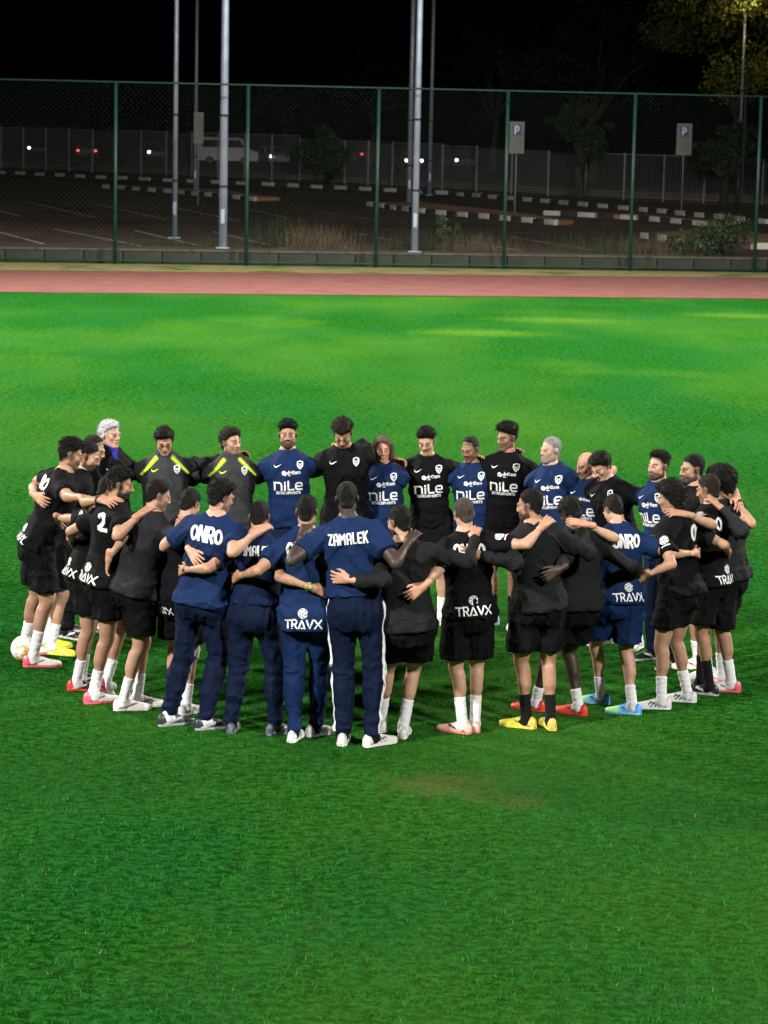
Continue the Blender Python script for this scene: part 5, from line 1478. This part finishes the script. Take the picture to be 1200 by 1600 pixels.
# ------------------------------------------------------------------ trees, bush and weeds
def leaves(n, blobs, size, seed, c0, c1, squash=1.0):
    g = np.random.default_rng(seed); V = []; C_ = []
    w = np.array([b[3] ** 2 for b in blobs]); w = w / w.sum(); pick = g.choice(len(blobs), n, p=w)
    B = np.array(blobs)[pick]
    d = g.normal(size=(n, 3)); d /= np.linalg.norm(d, axis=1)[:, None]
    p = B[:, :3] + d * (B[:, 3] * (g.random(n) ** .45))[:, None] * np.array([1, 1, squash])
    a = g.normal(size=(n, 3)); a /= np.linalg.norm(a, axis=1)[:, None]; b = np.cross(a, g.normal(size=(n, 3))); b /= np.linalg.norm(b, axis=1)[:, None]
    s = size * g.uniform(.6, 1.3, n)[:, None]
    q = np.stack([p - a * s, p + b * s * .45, p + a * s, p - b * s * .45], 1)
    c = np.array(c0) + (np.array(c1) - np.array(c0)) * g.random(n)[:, None]
    return q.reshape(-1, 3), np.arange(4 * n).reshape(n, 4), np.repeat(c, 4, axis=0)
def tree(x, y, h, rad, label, seed, n=5200, c0=(.006, .013, .004), c1=(.015, .028, .008), z=PZ, name='tree', trunk_r=.22):
    t = empty(name, (x, y, z)); tag(t, label, 'tree', 'dark trees beyond the car park')
    g = random.Random(seed); mb = MB(); fork = h * .36
    mb.tube([(0, 0, 0), (g.uniform(-.15, .15), 0, fork * .5), (g.uniform(-.3, .3), g.uniform(-.2, .2), fork)], [trunk_r * 1.3, trunk_r, trunk_r * .8], 9)
    blobs = []
    for q in range(9):
        an = q * 2.4 + g.uniform(-.4, .4); rr = rad * g.uniform(.25, .85); zz = h * g.uniform(.52, .93)
        e = (rr * math.cos(an), rr * math.sin(an), zz); mid = (e[0] * .45, e[1] * .45, fork + (zz - fork) * .6)
        mb.tube([(0, 0, fork * .95), mid, e], [trunk_r * .5, trunk_r * .3, trunk_r * .1], 6)
        blobs.append((*e, rad * g.uniform(.28, .46)))
        for _ in range(3): blobs.append((e[0] + g.uniform(-1, 1) * rad * .4, e[1] + g.uniform(-1, 1) * rad * .4, e[2] + g.uniform(-.6, .5) * rad * .4, rad * g.uniform(.14, .26)))
    mb.build('trunk', M_BARK, t, True)
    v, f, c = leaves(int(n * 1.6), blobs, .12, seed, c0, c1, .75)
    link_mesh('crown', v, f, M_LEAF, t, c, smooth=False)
    return t
tree(19.5, 150, 13.5, 5.5, 'tree with yellow-lit leaves at the top right corner', 21, 9000, (.05, .07, .012), (.11, .12, .02))  # lamp glow also put into the leaf colour, paler and yellower than other trees
tree(12.5, 164, 12.5, 5.5, 'dark broad tree left of the lit tree', 22, 6000)
tree(26, 172, 14, 6.0, 'dark tree behind the lit tree at the right edge', 23, 6000)
tree(7.5, 196, 12, 4.6, 'dark tree above the pale parking board', 24, 5000)
tree(-1.6, 214, 10.5, 4.6, 'dim tree above the fence near the central post', 25, 5000)
tree(-9.5, 238, 9.0, 4.0, 'faint low tree behind the thick left column', 26, 4000)
tree(17.5, 138.5, 4.4, 2.0, 'low leafy tree covering the right part of the railing', 27, 3500)
tree(10.6, 147, 5.2, 2.0, 'small dark tree in front of the railing left of the dim parking board', 28, 3500)
sl = lamp_column(19.35, 146.8, PZ, 11.3, .09, .07, 'street lamp with a glowing yellow lantern in the tree at the top right', 1)
M_YEL = emit_mat('sodium_lantern', (1.0, .72, .25), 3.0)
MB().box((0, -1.9, 11.51), (.24, .6, .05)).build('lit_lens', M_YEL, sl)
ld = bpy.data.lights.new('street_lamp_light', 'POINT'); ld.energy = 260; ld.color = (1.0, .80, .35); ld.shadow_soft_size = .15
lo_ = bpy.data.objects.new('street_lamp_light', ld); COL.objects.link(lo_); lo_.parent = sl; lo_.location = (0, -1.9, 11.3)
def bush(x, y, h, rad, label, seed, n, c0, c1, z, size=.09, name='bush'):
    t = empty(name, (x, y, z)); tag(t, label, 'bush'); g = random.Random(seed); mb = MB(); blobs = []
    for q in range(10):
        an = g.uniform(0, 6.28); rr = rad * math.sqrt(g.random()) * .75; zz = h * g.uniform(.3, .85)
        blobs.append((rr * math.cos(an), rr * math.sin(an), zz, rad * g.uniform(.25, .45)))
        mb.tube([(0, 0, 0), (rr * math.cos(an) * .5, rr * math.sin(an) * .5, zz * .6), (rr * math.cos(an), rr * math.sin(an), zz)], [.03, .02, .008], 5)
    mb.build('stems', M_BARK, t, True); v, f, c = leaves(n, blobs, size, seed, c0, c1, .9); v[:, 2] = np.abs(v[:, 2])
    link_mesh('foliage', v, f, M_LEAF, t, c, smooth=False)
bush(-4.4, 168, 3.9, 1.9, 'large round dark bush in front of the railing, left of centre', 31, 6000, (.010, .022, .008), (.02, .045, .012), PZ, .14)
bush(10.2, 84.6, 1.15, 1.5, 'leafy green bush against the fence at the right', 32, 3600, (.010, .020, .006), (.020, .038, .010), PZ - .1, .06)
bush(1.9, 84.2, 1.3, .5, 'small green shrub beside the central steel column', 33, 900, (.010, .022, .006), (.022, .042, .012), PZ - .1, .05)
def weeds(x, y, w, h, label, seed, n, c0, c1, z=PZ):
    g = np.random.default_rng(seed); p = np.column_stack([g.normal(0, w, n), g.normal(0, .22, n), np.zeros(n)])
    n0 = n; hh = .8 * h * g.uniform(.25, 1.1, n); ln = g.normal(0, .28, (n, 2)) * hh[:, None]; wd = g.uniform(.004, .010, n)
    V = np.zeros((n, 3, 3)); V[:, 0] = p; V[:, 0, 0] -= wd; V[:, 1] = p; V[:, 1, 0] += wd; V[:, 2] = p; V[:, 2, :2] += ln; V[:, 2, 2] = hh
    c = np.array(c0) + (np.array(c1) - np.array(c0)) * g.random(n)[:, None]
    o = link_mesh('weed_clump', V.reshape(-1, 3), np.arange(3 * n).reshape(n, 3), M_DRY, None, np.repeat(c, 3, 0), smooth=False); o.location = (x, y, z); o['kind'] = 'stuff'; tag(o, label, 'weeds')
DR, GRN = ((.035, .027, .015), (.075, .056, .03)), ((.010, .016, .006), (.024, .032, .012))
weeds(-2.3, 83.5, .55, 1.05, 'dry straw-coloured weed clump left of the central fence post', 41, 520, *DR)
weeds(-3.4, 84.0, .6, 1.35, 'tall green weeds beside the dry straw clump', 42, 260, *GRN)
weeds(2.9, 83.9, .5, .85, 'dry weed clump right of the central steel column', 43, 320, *DR)
weeds(6.6, 84.6, .9, 1.0, 'sparse weeds behind the fence right of the parking board post', 44, 240, *GRN)
weeds(.9, 84.1, .5, .9, 'green weeds round the foot of the central steel column', 45, 450, *GRN)
weeds(-6.8, 83.4, 1.1, .4, 'short weeds behind the wall at the left', 46, 420, *GRN)
weeds(8.6, 84.8, .7, .9, 'dry weeds left of the leafy bush', 47, 450, *DR)

# ------------------------------------------------------------------ football by the leftmost player
def football(x, y):
    b = empty('football', (x, y, .11)); tag(b, 'white football with orange marks behind the leftmost player\'s boots', 'ball')
    bm = bmesh.new(); bmesh.ops.create_icosphere(bm, subdivisions=4, radius=.11); me = bpy.data.meshes.new('ball_shell'); bm.to_mesh(me)
    V = np.array([v.co[:] for v in bm.verts]); bm.free()
    n = vnoise(V * 26 + 3); c = np.where((n > .32)[:, None], np.array([.75, .38, .05]), np.array([.78, .77, .70]))
    c = np.where((np.abs(vnoise(V * 14 + 8)) < .05)[:, None], np.array([.30, .28, .25]), c)
    a = me.color_attributes.new('Col', 'FLOAT_COLOR', 'POINT'); cc = np.ones((len(V), 4), dtype=np.float32); cc[:, :3] = c; a.data.foreach_set('color', cc.ravel())
    me.materials.append(M_SHOE); me.polygons.foreach_set('use_smooth', np.ones(len(me.polygons), dtype=bool))
    o = bpy.data.objects.new('ball_shell', me); COL.objects.link(o); o.parent = b
football(-2.965, 21.30)
